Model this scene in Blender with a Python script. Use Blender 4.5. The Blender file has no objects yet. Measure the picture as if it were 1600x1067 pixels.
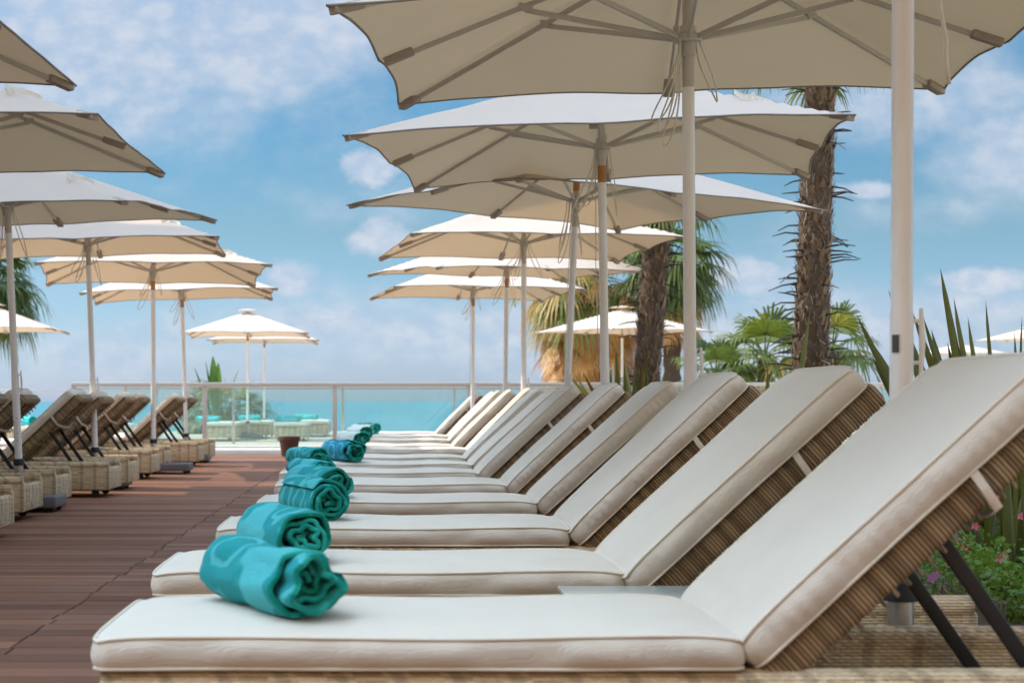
import bpy, bmesh, math, random
from mathutils import Vector, Matrix, noise
PI = math.pi
R = math.radians
rnd = random.Random(7)
SC = bpy.context.scene
COL = SC.collection

# ------------------------------------------------------------------ camera
F, VX, VY, CZ = 2640.0, 600.0, 626.0, 0.81        # focal length in px of the 1600 px photo, vanishing point, camera height
cam = bpy.data.cameras.new('camera')
cam.sensor_width = 36.0
cam.lens = F / 1600 * 36
cam.shift_x = (800 - VX) / 1600
cam.shift_y = (VY - 533.5) / 1600
cam.clip_start = 0.1
cam.clip_end = 20000
cam.dof.use_dof = True
cam.dof.focus_distance = 7.0
cam.dof.aperture_fstop = 6.0
camo = bpy.data.objects.new('camera', cam)
camo.location = (0, 0, CZ)
camo.rotation_euler = (R(90), 0, 0)
COL.objects.link(camo)
SC.camera = camo

# ------------------------------------------------------------------ light
SUN_EL, SUN_AZ = 44.0, -75.0          # elevation, azimuth from +Y towards +X (sun stands ahead and to the left)
sd = Vector((math.sin(R(SUN_AZ)) * math.cos(R(SUN_EL)), math.cos(R(SUN_AZ)) * math.cos(R(SUN_EL)), math.sin(R(SUN_EL))))
sun = bpy.data.lights.new('sun', 'SUN')
sun.energy = 2.15
sun.angle = R(0.6)
sun.color = (1.0, 0.84, 0.65)
suno = bpy.data.objects.new('sun', sun)
suno.rotation_euler = sd.to_track_quat('Z', 'Y').to_euler()
suno.location = (-20, 12, 30)
COL.objects.link(suno)
SC.view_settings.view_transform = 'Standard'
SC.view_settings.look = 'None'
SC.view_settings.gamma = 1.0
SC.view_settings.exposure = 1.0

W = bpy.data.worlds.new('World')
SC.world = W
W.use_nodes = True
nt = W.node_tree
nt.nodes.clear()


class NG:
    """small helper to write node graphs"""
    def __init__(s, nt):
        s.nt = nt

    def n(s, typ, props=None, **inp):
        nd = s.nt.nodes.new(typ)
        for k, v in (props or {}).items():
            setattr(nd, k, v)
        for k, v in inp.items():
            key = int(k[1:]) if k[0] == '_' and k[1:].isdigit() else k.replace('_', ' ')
            s.set(nd.inputs[key], v)
        return nd

    def set(s, sock, v):
        if isinstance(v, bpy.types.NodeSocket):
            s.nt.links.new(v, sock)
        else:
            if hasattr(sock.default_value, '__len__') and not hasattr(v, '__len__'):
                v = (v,) * len(sock.default_value)
            if hasattr(v, '__len__') and hasattr(sock.default_value, '__len__') and len(v) == 3 and len(sock.default_value) == 4:
                v = tuple(v) + (1,)
            sock.default_value = v

    def m(s, op, a, b=0.0, c=0.0, clamp=False):
        nd = s.nt.nodes.new('ShaderNodeMath')
        nd.operation = op
        nd.use_clamp = clamp
        s.set(nd.inputs[0], a)
        s.set(nd.inputs[1], b)
        s.set(nd.inputs[2], c)
        return nd.outputs[0]

    def mix(s, f, a, b, blend='MIX'):
        nd = s.nt.nodes.new('ShaderNodeMix')
        nd.data_type = 'RGBA'
        nd.blend_type = blend
        s.set(nd.inputs[0], f)
        s.set(nd.inputs[6], a)
        s.set(nd.inputs[7], b)
        return nd.outputs[2]

    def ramp(s, f, stops, interp='LINEAR'):
        nd = s.nt.nodes.new('ShaderNodeValToRGB')
        nd.color_ramp.interpolation = interp
        el = nd.color_ramp.elements
        while len(el) < len(stops):
            el.new(0.5)
        for e, (p, c) in zip(el, stops):
            e.position = p
            e.color = tuple(c) + (1,) if len(c) == 3 else c
        s.set(nd.inputs[0], f)
        return nd.outputs[0]

    def smooth(s, v, lo, hi):
        nd = s.nt.nodes.new('ShaderNodeMapRange')
        nd.interpolation_type = 'SMOOTHSTEP'
        s.set(nd.inputs[0], v)
        s.set(nd.inputs[1], lo)
        s.set(nd.inputs[2], hi)
        return nd.outputs[0]

    def noise(s, vec, scale, detail=3.0, rough=0.5, out=0):
        nd = s.n('ShaderNodeTexNoise')
        if vec is not None:
            s.set(nd.inputs['Vector'], vec)
        s.set(nd.inputs['Scale'], scale)
        s.set(nd.inputs['Detail'], detail)
        s.set(nd.inputs['Roughness'], rough)
        return nd.outputs[out]

    def scale(s, vec, x, y, z):
        nd = s.n('ShaderNodeMapping')
        s.set(nd.inputs['Vector'], vec)
        nd.inputs['Scale'].default_value = (x, y, z)
        return nd.outputs[0]


g = NG(nt)
sky = g.n('ShaderNodeTexSky', dict(sky_type='NISHITA', sun_disc=False, sun_elevation=R(SUN_EL), sun_rotation=R(SUN_AZ), altitude=0, air_density=1.0, dust_density=0.6, ozone_density=2.0))
tc = g.n('ShaderNodeTexCoord')
sep = g.n('ShaderNodeSeparateXYZ', _0=tc.outputs['Generated'])
dx, dy, dz = sep.outputs
yy = g.m('MAXIMUM', g.m('ABSOLUTE', dy), 0.05)
U = g.m('DIVIDE', dx, yy)
V = g.m('DIVIDE', dz, yy)
cv = g.n('ShaderNodeCombineXYZ', _0=U, _1=g.m('MULTIPLY', V, 1.5), _2=g.m('MULTIPLY', dy, 0.3)).outputs[0]
n_big = g.noise(cv, 9.0, 8.0, 0.62)
n_fine = g.noise(cv, 34.0, 8.0, 0.60)
SOFT = [(120, 60, 330, 140, 1.15), (430, 60, 260, 120, 1.15), (190, 190, 260, 60, .5), (1400, 130, 260, 110, .8), (1570, 240, 160, 90, .7), (1440, 330, 240, 40, .5),
        (650, 520, 420, 70, .8), (250, 550, 420, 70, .7), (1250, 520, 420, 70, .9), (620, 330, 140, 40, .35), (900, 260, 200, 60, .3), (1500, 480, 200, 40, .8)]
HARD = [(600, 375, 62, 40), (578, 262, 58, 44), (455, 436, 52, 34), (1165, 434, 92, 40), (1538, 436, 88, 30), (500, 500, 70, 20), (1350, 300, 70, 20)]


def blob(x, y, a, b, w=1.0):
    uu = g.m('DIVIDE', g.m('SUBTRACT', U, (x - VX) / F), a / F)
    vv = g.m('DIVIDE', g.m('SUBTRACT', V, (VY - y) / F), b / F)
    q = g.m('ADD', g.m('MULTIPLY', uu, uu), g.m('MULTIPLY', vv, vv))
    return g.m('MULTIPLY', g.m('EXPONENT', g.m('MULTIPLY', q, -1.0)), w)


soft = None
for b in SOFT:
    q = blob(*b)
    soft = q if soft is None else g.m('MAXIMUM', soft, q)
hard = None
for b in HARD:
    q = blob(*b)
    hard = q if hard is None else g.m('MAXIMUM', hard, q)
front = g.smooth(dy, 0.0, 0.3)
s_mask = g.smooth(g.m('ADD', g.m('MULTIPLY', soft, 0.85), g.m('MULTIPLY', g.m('SUBTRACT', n_big, 0.5), 1.7)), 0.02, 0.85)
s_mask = g.m('MULTIPLY', s_mask, 0.82)
h_mask = g.smooth(g.m('ADD', g.m('MULTIPLY', hard, 1.0), g.m('MULTIPLY', g.m('SUBTRACT', n_fine, 0.5), 1.3)), 0.36, 0.85)
h_mask = g.m('MULTIPLY', h_mask, 0.85)
cl = g.m('MULTIPLY', g.m('MAXIMUM', s_mask, h_mask), front)
back = g.m('MULTIPLY', g.m('SUBTRACT', 1.0, front), g.smooth(n_big, 0.5, 0.75))
cl = g.m('MAXIMUM', cl, g.m('MULTIPLY', back, 0.6))
elev = g.m('MAXIMUM', dz, 0.0)
tint = g.ramp(elev, [(0.0, (0.47, 0.60, 1.02)), (0.04, (0.41, 0.54, 0.78)), (0.10, (0.35, 0.48, 0.55)), (0.20, (0.24, 0.48, 0.57)), (0.45, (0.8, 0.95, 1.1)), (1.0, (1.2, 1.15, 1.1))])
skyc = g.mix(1.0, sky.outputs[0], tint, 'MULTIPLY')
# brighter sky added out of view, behind, above and to the right, as fill
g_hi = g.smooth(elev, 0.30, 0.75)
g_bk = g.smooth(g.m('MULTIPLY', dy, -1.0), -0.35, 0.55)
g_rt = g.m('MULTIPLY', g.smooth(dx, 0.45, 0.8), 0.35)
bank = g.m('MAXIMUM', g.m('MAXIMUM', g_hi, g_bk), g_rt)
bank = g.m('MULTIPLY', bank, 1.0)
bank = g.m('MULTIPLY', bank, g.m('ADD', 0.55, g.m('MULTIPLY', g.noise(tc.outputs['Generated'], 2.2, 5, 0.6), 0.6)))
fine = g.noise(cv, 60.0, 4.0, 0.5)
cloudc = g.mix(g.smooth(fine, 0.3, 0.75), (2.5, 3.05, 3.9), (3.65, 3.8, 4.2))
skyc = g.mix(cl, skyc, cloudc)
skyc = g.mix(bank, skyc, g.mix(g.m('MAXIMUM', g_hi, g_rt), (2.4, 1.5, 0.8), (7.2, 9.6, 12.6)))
# glow added high in the left sky, out of view, to brighten cushion backs
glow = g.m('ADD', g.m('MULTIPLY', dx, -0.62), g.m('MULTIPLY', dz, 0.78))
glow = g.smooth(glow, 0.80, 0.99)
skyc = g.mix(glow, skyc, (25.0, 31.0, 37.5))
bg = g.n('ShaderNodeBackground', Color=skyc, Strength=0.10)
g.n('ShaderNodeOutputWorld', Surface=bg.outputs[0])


# ------------------------------------------------------------------ materials
def mat(name):
    m = bpy.data.materials.new(name)
    m.use_nodes = True
    m.node_tree.nodes.clear()
    return m, NG(m.node_tree)


def out(g, sh):
    g.n('ShaderNodeOutputMaterial', Surface=sh)


def bump(g, h, strength=0.3, dist=0.01):
    return g.n('ShaderNodeBump', Height=h, Strength=strength, Distance=dist).outputs[0]


def obj_co(g):
    return g.n('ShaderNodeTexCoord').outputs['Object']


def simple(name, col, rough=0.5, metal=0.0, var=0.1, nscale=20, bumpd=0.0, spec=0.5):
    m, g = mat(name)
    co = obj_co(g)
    nz = g.noise(co, nscale, 5, 0.6)
    c = g.mix(nz, tuple(x * (1 - var) for x in col), tuple(min(1, x * (1 + var)) for x in col))
    p = g.n('ShaderNodeBsdfPrincipled', Base_Color=c, Roughness=rough, Metallic=metal)
    p.inputs['Specular IOR Level'].default_value = spec
    if bumpd:
        g.set(p.inputs['Normal'], bump(g, nz, 0.5, bumpd))
    out(g, p.outputs[0])
    return m


def m_fabric():
    m, g = mat('cushion_fabric')
    co = obj_co(g)
    s = g.n('ShaderNodeSeparateXYZ', _0=co)
    w1 = g.m('SINE', g.m('MULTIPLY', g.m('ADD', s.outputs[0], s.outputs[2]), 2 * PI / 0.0022))
    w2 = g.m('SINE', g.m('MULTIPLY', s.outputs[1], 2 * PI / 0.0022))
    nz = g.noise(co, 3.5, 4, 0.55)
    stain = g.smooth(g.noise(co, 1.6, 5, 0.65), 0.52, 0.8)
    c = g.mix(nz, (0.78, 0.715, 0.60), (0.84, 0.785, 0.675))
    c = g.mix(g.m('MULTIPLY', stain, 0.35), c, (0.66, 0.59, 0.48))
    ri = g.n('ShaderNodeObjectInfo').outputs['Random']
    c = g.mix(g.m('MULTIPLY', ri, 0.3), c, (0.70, 0.64, 0.55))
    rv = g.n('ShaderNodeVectorMath', dict(operation='ADD'), _0=co, _1=g.n('ShaderNodeCombineXYZ', _0=g.m('MULTIPLY', ri, 37.0)).outputs[0]).outputs[0]
    ridge = g.m('ABSOLUTE', g.m('SUBTRACT', g.noise(g.scale(rv, 1.2, 1.0, 1.2), 3.2, 3, 0.5), 0.5))
    ridge = g.smooth(ridge, 0.10, 0.0)
    h = g.m('ADD', g.m('MULTIPLY', g.m('ADD', w1, w2), 0.03), g.m('ADD', g.m('MULTIPLY', g.noise(rv, 7, 3, 0.5), 0.9), g.m('MULTIPLY', ridge, 0.16)))
    p = g.n('ShaderNodeBsdfPrincipled', Base_Color=c, Roughness=0.85, Normal=bump(g, h, 0.6, 0.018))
    p.inputs['Sheen Weight'].default_value = 0.15
    p.inputs['Specular IOR Level'].default_value = 0.2
    out(g, p.outputs[0])
    return m


def m_canopy():
    m, g = mat('canopy_fabric')
    co = obj_co(g)
    nz = g.noise(co, 2.0, 4, 0.6)
    c = g.mix(nz, (0.515, 0.435, 0.375), (0.575, 0.49, 0.425))
    gr = g.noise(co, 260, 2, 0.5)
    c = g.mix(g.m('MULTIPLY', gr, 0.25), c, (0.62, 0.56, 0.48))
    wr = g.noise(g.scale(co, 1, 1, 1), 3.0, 3, 0.5)
    nrm = bump(g, g.m('ADD', wr, g.m('MULTIPLY', gr, 0.04)), 0.35, 0.03)
    d = g.n('ShaderNodeBsdfDiffuse', Color=c, Normal=nrm)
    t = g.n('ShaderNodeBsdfTranslucent', Color=g.mix(0.0, (1.0, 0.67, 0.35), c), Normal=nrm)
    mx = g.n('ShaderNodeMixShader', _0=0.13, _1=d.outputs[0], _2=t.outputs[0])
    out(g, mx.outputs[0])
    return m


def m_wicker(name, ribbed=False):
    m, g = mat(name)
    co = obj_co(g)
    s = g.n('ShaderNodeSeparateXYZ', _0=co)
    x, y, z = s.outputs
    a = g.m('ADD', x, y)
    big = g.noise(g.scale(co, 9, 9, 1.5), 1.0, 3, 0.6)
    str_ = g.noise(g.scale(co, 3, 3, 110), 1.0, 2, 0.5)
    if ribbed:
        along = g.m('ADD', g.m('MULTIPLY', x, 0.737), g.m('MULTIPLY', z, 0.676))
        wn = g.n('ShaderNodeTexWhiteNoise', dict(noise_dimensions='1D'))
        g.set(wn.inputs['W'], g.m('FLOOR', g.m('DIVIDE', along, 0.009)))
        var = wn.outputs[0]
        prof = g.m('ABSOLUTE', g.m('SINE', g.m('MULTIPLY', along, PI / 0.009)))
        c = g.mix(var, (0.24, 0.165, 0.09), (0.52, 0.39, 0.23))
        c = g.mix(g.m('MULTIPLY', g.m('SUBTRACT', 1.0, prof), 0.65), c, (0.07, 0.045, 0.025))
        h = prof
        d = 0.004
    else:
        A = g.m('SINE', g.m('MULTIPLY', a, 2 * PI / 0.026))
        Bz = g.m('SINE', g.m('MULTIPLY', z, 2 * PI / 0.015))
        pr = g.m('MULTIPLY', A, Bz)
        row = g.m('ABSOLUTE', g.m('SINE', g.m('MULTIPLY', z, 2 * PI / 0.015)))
        col_ = g.m('ABSOLUTE', A)
        hh = g.m('ADD', g.m('MULTIPLY', pr, 0.4), g.m('MULTIPLY', row, 0.6))
        wn = g.n('ShaderNodeTexWhiteNoise', dict(noise_dimensions='2D'))
        cb = g.n('ShaderNodeCombineXYZ', _0=g.m('FLOOR', g.m('DIVIDE', a, 0.055)), _1=g.m('FLOOR', g.m('DIVIDE', z, 0.0075)))
        g.set(wn.inputs['Vector'], cb.outputs[0])
        v = g.m('ADD', g.m('MULTIPLY', wn.outputs[0], 0.45), g.m('MULTIPLY', big, 0.6), clamp=True)
        c = g.ramp(v, [(0.12, (0.34, 0.245, 0.14)), (0.5, (0.66, 0.51, 0.31)), (0.9, (0.86, 0.70, 0.47))])
        c = g.mix(g.m('MULTIPLY', g.smooth(hh, 0.35, -0.25), 0.6), c, (0.07, 0.048, 0.03))
        band = g.smooth(g.m('SINE', g.m('MULTIPLY', a, 2 * PI / 0.11)), 0.55, 0.95)
        c = g.mix(g.m('MULTIPLY', band, 0.4), c, (0.16, 0.115, 0.07))
        h = hh
        d = 0.005
    p = g.n('ShaderNodeBsdfPrincipled', Base_Color=c, Roughness=0.5, Normal=bump(g, h, 0.8, d))
    p.inputs['Specular IOR Level'].default_value = 0.35
    out(g, p.outputs[0])
    return m


def m_deck():
    m, g = mat('composite_deck')
    co = obj_co(g)
    s = g.n('ShaderNodeSeparateXYZ', _0=co)
    at = g.n('ShaderNodeAttribute', dict(attribute_name='tint'))
    v = at.outputs['Fac']
    streak = g.noise(g.scale(co, 1.2, 55, 1), 1.0, 5, 0.65)
    blot = g.noise(co, 1.3, 5, 0.6)
    groove = g.m('ABSOLUTE', g.m('SINE', g.m('MULTIPLY', s.outputs[1], PI / 0.0121)))
    c = g.ramp(g.m('ADD', g.m('MULTIPLY', v, 0.5), g.m('MULTIPLY', streak, 0.6), clamp=True), [(0.15, (0.125, 0.058, 0.036)), (0.5, (0.20, 0.094, 0.055)), (0.9, (0.32, 0.16, 0.095))])
    c = g.mix(g.m('MULTIPLY', g.smooth(blot, 0.5, 0.8), 0.35), c, (0.32, 0.22, 0.18))
    c = g.mix(g.m('MULTIPLY', g.smooth(groove, 0.35, 0.0), 0.45), c, (0.07, 0.035, 0.03))
    spk = g.smooth(g.noise(g.scale(co, 8, 60, 1), 3.0, 4, 0.7), 0.68, 0.8)
    c = g.mix(g.m('MULTIPLY', spk, 0.5), c, (0.45, 0.32, 0.26))
    h = g.m('ADD', groove, g.m('MULTIPLY', streak, 0.8))
    p = g.n('ShaderNodeBsdfPrincipled', Base_Color=c, Roughness=g.m('ADD', 0.5, g.m('MULTIPLY', streak, 0.25)), Normal=bump(g, h, 0.5, 0.003))
    p.inputs['Specular IOR Level'].default_value = 0.15
    out(g, p.outputs[0])
    return m


def m_glass(name, tint, op=0.0, refl=1.0):
    m, g = mat(name)
    co = obj_co(g)
    t = g.n('ShaderNodeBsdfTransparent', Color=tint)
    gl = g.n('ShaderNodeBsdfGlossy', Color=(0.9, 1.0, 0.98), Roughness=0.02)
    fr = g.n('ShaderNodeFresnel', IOR=1.5)
    mx = g.n('ShaderNodeMixShader', _0=g.m('MULTIPLY', fr.outputs[0], refl, clamp=True), _1=t.outputs[0], _2=gl.outputs[0])
    dd = g.n('ShaderNodeBsdfDiffuse', Color=(0.75, 0.93, 0.90))
    sm = g.m('MULTIPLY', g.m('ADD', 0.6, g.noise(co, 2.5, 4, 0.6)), op)
    mx2 = g.n('ShaderNodeMixShader', _0=sm, _1=mx.outputs[0], _2=dd.outputs[0])
    out(g, mx2.outputs[0])
    return m


def m_towel(name, a, b, white=0.0, inner=False):
    m, g = mat(name)
    uv = g.n('ShaderNodeUVMap').outputs[0]
    wv = g.n('ShaderNodeVectorMath', dict(operation='ADD'), _0=uv, _1=g.n('ShaderNodeVectorMath', dict(operation='SCALE'), _0=g.noise(uv, 7, 2, 0.5, out=1), Scale=0.09).outputs[0]).outputs[0]
    vo = g.n('ShaderNodeTexVoronoi', Vector=wv, Scale=6.2)
    d = vo.outputs['Distance']
    ring = g.m('SUBTRACT', 1.0, g.smooth(g.m('ABSOLUTE', g.m('SUBTRACT', d, 0.36)), 0.03, 0.07))
    ring2 = g.smooth(d, 0.60, 0.66)
    msk = g.m('MAXIMUM', ring, ring2)
    if white:
        msk = g.m('MAXIMUM', msk, g.smooth(g.noise(uv, 3, 2, 0.5), 0.62 - 0.4 * white, 0.66 - 0.4 * white))
    terry = g.noise(uv, 300, 3, 0.65)
    c = g.mix(msk, a, b)
    c = g.mix(g.m('MULTIPLY', g.smooth(terry, 0.35, 0.7), 0.3), c, tuple(min(1, q * 1.35) for q in a))
    h = g.m('ADD', g.m('MULTIPLY', terry, 1.0), g.m('MULTIPLY', g.noise(uv, 30, 3, 0.5), 1.2))
    p = g.n('ShaderNodeBsdfPrincipled', Base_Color=c, Roughness=0.95, Normal=bump(g, h, 0.9, 0.009))
    p.inputs['Sheen Weight'].default_value = 0.12
    p.inputs['Specular IOR Level'].default_value = 0.1
    out(g, p.outputs[0])
    return m


def m_leaf(name, c1, c2, trans=0.3, scale=8, dry=None):
    m, g = mat(name)
    co = obj_co(g)
    at = g.n('ShaderNodeAttribute', dict(attribute_name='tint'))
    nz = g.noise(co, scale, 3, 0.6)
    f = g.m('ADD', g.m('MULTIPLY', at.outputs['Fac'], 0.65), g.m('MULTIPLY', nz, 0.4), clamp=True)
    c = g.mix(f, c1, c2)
    if dry:
        c = g.mix(g.smooth(at.outputs['Fac'], 0.80, 0.95), c, dry)
    p = g.n('ShaderNodeBsdfPrincipled', Base_Color=c, Roughness=0.5)
    p.inputs['Specular IOR Level'].default_value = 0.35
    t = g.n('ShaderNodeBsdfTranslucent', Color=g.mix(1.0, c, (1.6, 1.5, 0.8), 'MULTIPLY'))
    mx = g.n('ShaderNodeMixShader', _0=trans, _1=p.outputs[0], _2=t.outputs[0])
    out(g, mx.outputs[0])
    return m


def m_sea():
    m, g = mat('sea_water')
    co = g.n('ShaderNodeTexCoord').outputs['Object']
    n1 = g.noise(g.scale(co, 0.05, 0.02, 1), 1.0, 6, 0.65)
    n2 = g.noise(g.scale(co, 0.004, 0.0012, 1), 1.0, 4, 0.6)
    c = g.mix(n2, (0.035, 0.15, 0.185), (0.055, 0.205, 0.235))
    c = g.mix(g.m('MULTIPLY', g.smooth(n1, 0.5, 0.8), 0.3), c, (0.14, 0.38, 0.43))
    p = g.n('ShaderNodeBsdfPrincipled', Base_Color=c, Roughness=0.45, Normal=bump(g, n1, 0.6, 1.0))
    p.inputs['Specular IOR Level'].default_value = 0.3
    out(g, p.outputs[0])
    return m


def m_pole():
    m, g = mat('white_painted_pole')
    co = obj_co(g)
    nz = g.noise(g.scale(co, 8, 8, 1.5), 1.0, 5, 0.65)
    c = g.mix(g.smooth(nz, 0.35, 0.75), (0.86, 0.85, 0.82), (0.76, 0.74, 0.69))
    p = g.n('ShaderNodeBsdfPrincipled', Base_Color=c, Roughness=0.32)
    out(g, p.outputs[0])
    return m


def m_boards(name, c1, c2, pitch, axis):
    m, g = mat(name)
    co = obj_co(g)
    s = g.n('ShaderNodeSeparateXYZ', _0=co)
    t = g.m('DIVIDE', s.outputs[axis], pitch)
    fr = g.m('FRACT', t)
    wn = g.n('ShaderNodeTexWhiteNoise', dict(noise_dimensions='1D'))
    g.set(wn.inputs['W'], g.m('FLOOR', t))
    c = g.mix(g.m('ADD', g.m('MULTIPLY', wn.outputs[0], 0.6), g.m('MULTIPLY', g.noise(co, 4, 5, 0.7), 0.4)), c1, c2)
    gap = g.m('LESS_THAN', fr, 0.05)
    c = g.mix(gap, c, tuple(q * 0.25 for q in c1))
    p = g.n('ShaderNodeBsdfPrincipled', Base_Color=c, Roughness=0.75, Normal=bump(g, g.m('SUBTRACT', 1.0, gap), 0.5, 0.006))
    out(g, p.outputs[0])
    return m


M = dict(
    fabric=m_fabric(), canopy=m_canopy(), weave=m_wicker('woven_wicker'), wrap=m_wicker('wrapped_wicker', True), deck=m_deck(),
    piping=simple('cushion_piping', (0.74, 0.67, 0.55), 0.85, 0, 0.06, 60),
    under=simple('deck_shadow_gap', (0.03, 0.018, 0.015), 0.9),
    black=simple('black_metal', (0.02, 0.02, 0.022), 0.4, 0.2, 0.2),
    rubber=simple('black_plastic', (0.015, 0.015, 0.016), 0.6, 0, 0.2),
    greyp=simple('grey_plastic', (0.13, 0.13, 0.135), 0.55, 0, 0.15, 9, 0.002),
    steel=simple('brushed_steel', (0.55, 0.53, 0.5), 0.3, 0.9, 0.08),
    rib=simple('greyish_rib_paint', (0.50, 0.47, 0.42), 0.45, 0.0, 0.06),
    pole=m_pole(),
    wood=simple('varnished_wood', (0.42, 0.19, 0.05), 0.4, 0, 0.3, 15),
    pocket=simple('rib_pocket_fabric', (0.36, 0.31, 0.26), 0.9, 0, 0.1, 60),
    binding=simple('canopy_binding', (0.25, 0.22, 0.19), 0.9, 0, 0.1, 60),
    strap=simple('cream_strap', (0.74, 0.68, 0.58), 0.85, 0, 0.08, 90, 0.001),
    cord=simple('cream_cord', (0.68, 0.63, 0.53), 0.8, 0, 0.1, 200),
    taupe=simple('taupe_metal_rail', (0.47, 0.43, 0.38), 0.4, 0.1, 0.06),
    kerb=simple('white_kerb', (0.72, 0.69, 0.64), 0.8, 0, 0.08, 6, 0.002),
    glass=m_glass('teal_glass', (0.90, 0.985, 0.975), 0.055, 0.8),
    glass2=m_glass('clear_glass', (0.93, 0.99, 0.985), 0.03, 0.7),
    tabletop=simple('frosted_glass_top', (0.50, 0.56, 0.52), 0.15, 0, 0.05),
    terracotta=simple('brown_terracotta', (0.085, 0.036, 0.022), 0.75, 0, 0.25, 14, 0.003),
    soil=simple('dry_soil', (0.11, 0.07, 0.04), 0.95, 0, 0.5, 30, 0.02),
    tow_out=m_towel('teal_towel_face', (0.001, 0.36, 0.39), (0.09, 0.60, 0.64)),
    tow_in=m_towel('green_towel_face', (0.001, 0.30, 0.24), (0.02, 0.52, 0.43)),
    tow_blue=m_towel('blue_towel_face', (0.003, 0.30, 0.46), (0.12, 0.56, 0.70)),
    tow_white=m_towel('white_towel_face', (0.03, 0.50, 0.42), (0.78, 0.86, 0.80), 1.0),
    trunk=simple('palm_bark', (0.085, 0.058, 0.038), 0.95, 0, 0.6, 14, 0.03),
    scale=m_leaf('bark_scales', (0.06, 0.037, 0.022), (0.30, 0.205, 0.125), 0.05, 12),
    spike=simple('dark_petiole_stub', (0.03, 0.027, 0.02), 0.6, 0, 0.3),
    frond=m_leaf('palm_frond_green', (0.018, 0.052, 0.014), (0.19, 0.23, 0.045), 0.32, 3, (0.42, 0.30, 0.10)),
    dead=m_leaf('palm_frond_dead', (0.20, 0.085, 0.025), (0.80, 0.50, 0.19), 0.15, 5),
    banana=m_leaf('broad_leaf_green', (0.03, 0.09, 0.02), (0.13, 0.26, 0.05), 0.3, 3),
    flax=m_leaf('flax_leaf', (0.045, 0.062, 0.018), (0.22, 0.23, 0.065), 0.15, 4, (0.16, 0.07, 0.035)),
    shrub=m_leaf('ground_cover_leaf', (0.04, 0.12, 0.02), (0.22, 0.38, 0.06), 0.25, 6, (0.33, 0.24, 0.12)),
    straw=m_leaf('dry_straw', (0.16, 0.09, 0.04), (0.48, 0.34, 0.18), 0.1, 9),
    pink=m_leaf('pink_petal', (0.72, 0.12, 0.25), (0.80, 0.28, 0.42), 0.3, 5),
    purple=m_leaf('lilac_petal', (0.48, 0.16, 0.58), (0.62, 0.30, 0.70), 0.3, 5),
    stem=simple('green_stem', (0.06, 0.10, 0.03), 0.6),
    terrace=m_boards('pale_terrace_boards', (0.48, 0.37, 0.28), (0.62, 0.50, 0.40), 0.16, 1),
    walk=m_boards('pale_boardwalk', (0.55, 0.43, 0.32), (0.72, 0.60, 0.47), 0.15, 1),
    sea=m_sea(),
    sand=simple('sand', (0.50, 0.42, 0.31), 0.95, 0, 0.15, 0.4),
    plaster=simple('white_plaster', (0.84, 0.84, 0.84), 0.9, 0, 0.06, 3, 0.002),
    ochre_bounce=simple('ochre_bounce', (0.62, 0.43, 0.28), 0.9, 0, 0.08, 3, 0.002),
    window=simple('dark_window', (0.03, 0.05, 0.06), 0.08, 0, 0.2),
    tag=simple('dark_tag', (0.05, 0.055, 0.06), 0.5),
)


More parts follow.
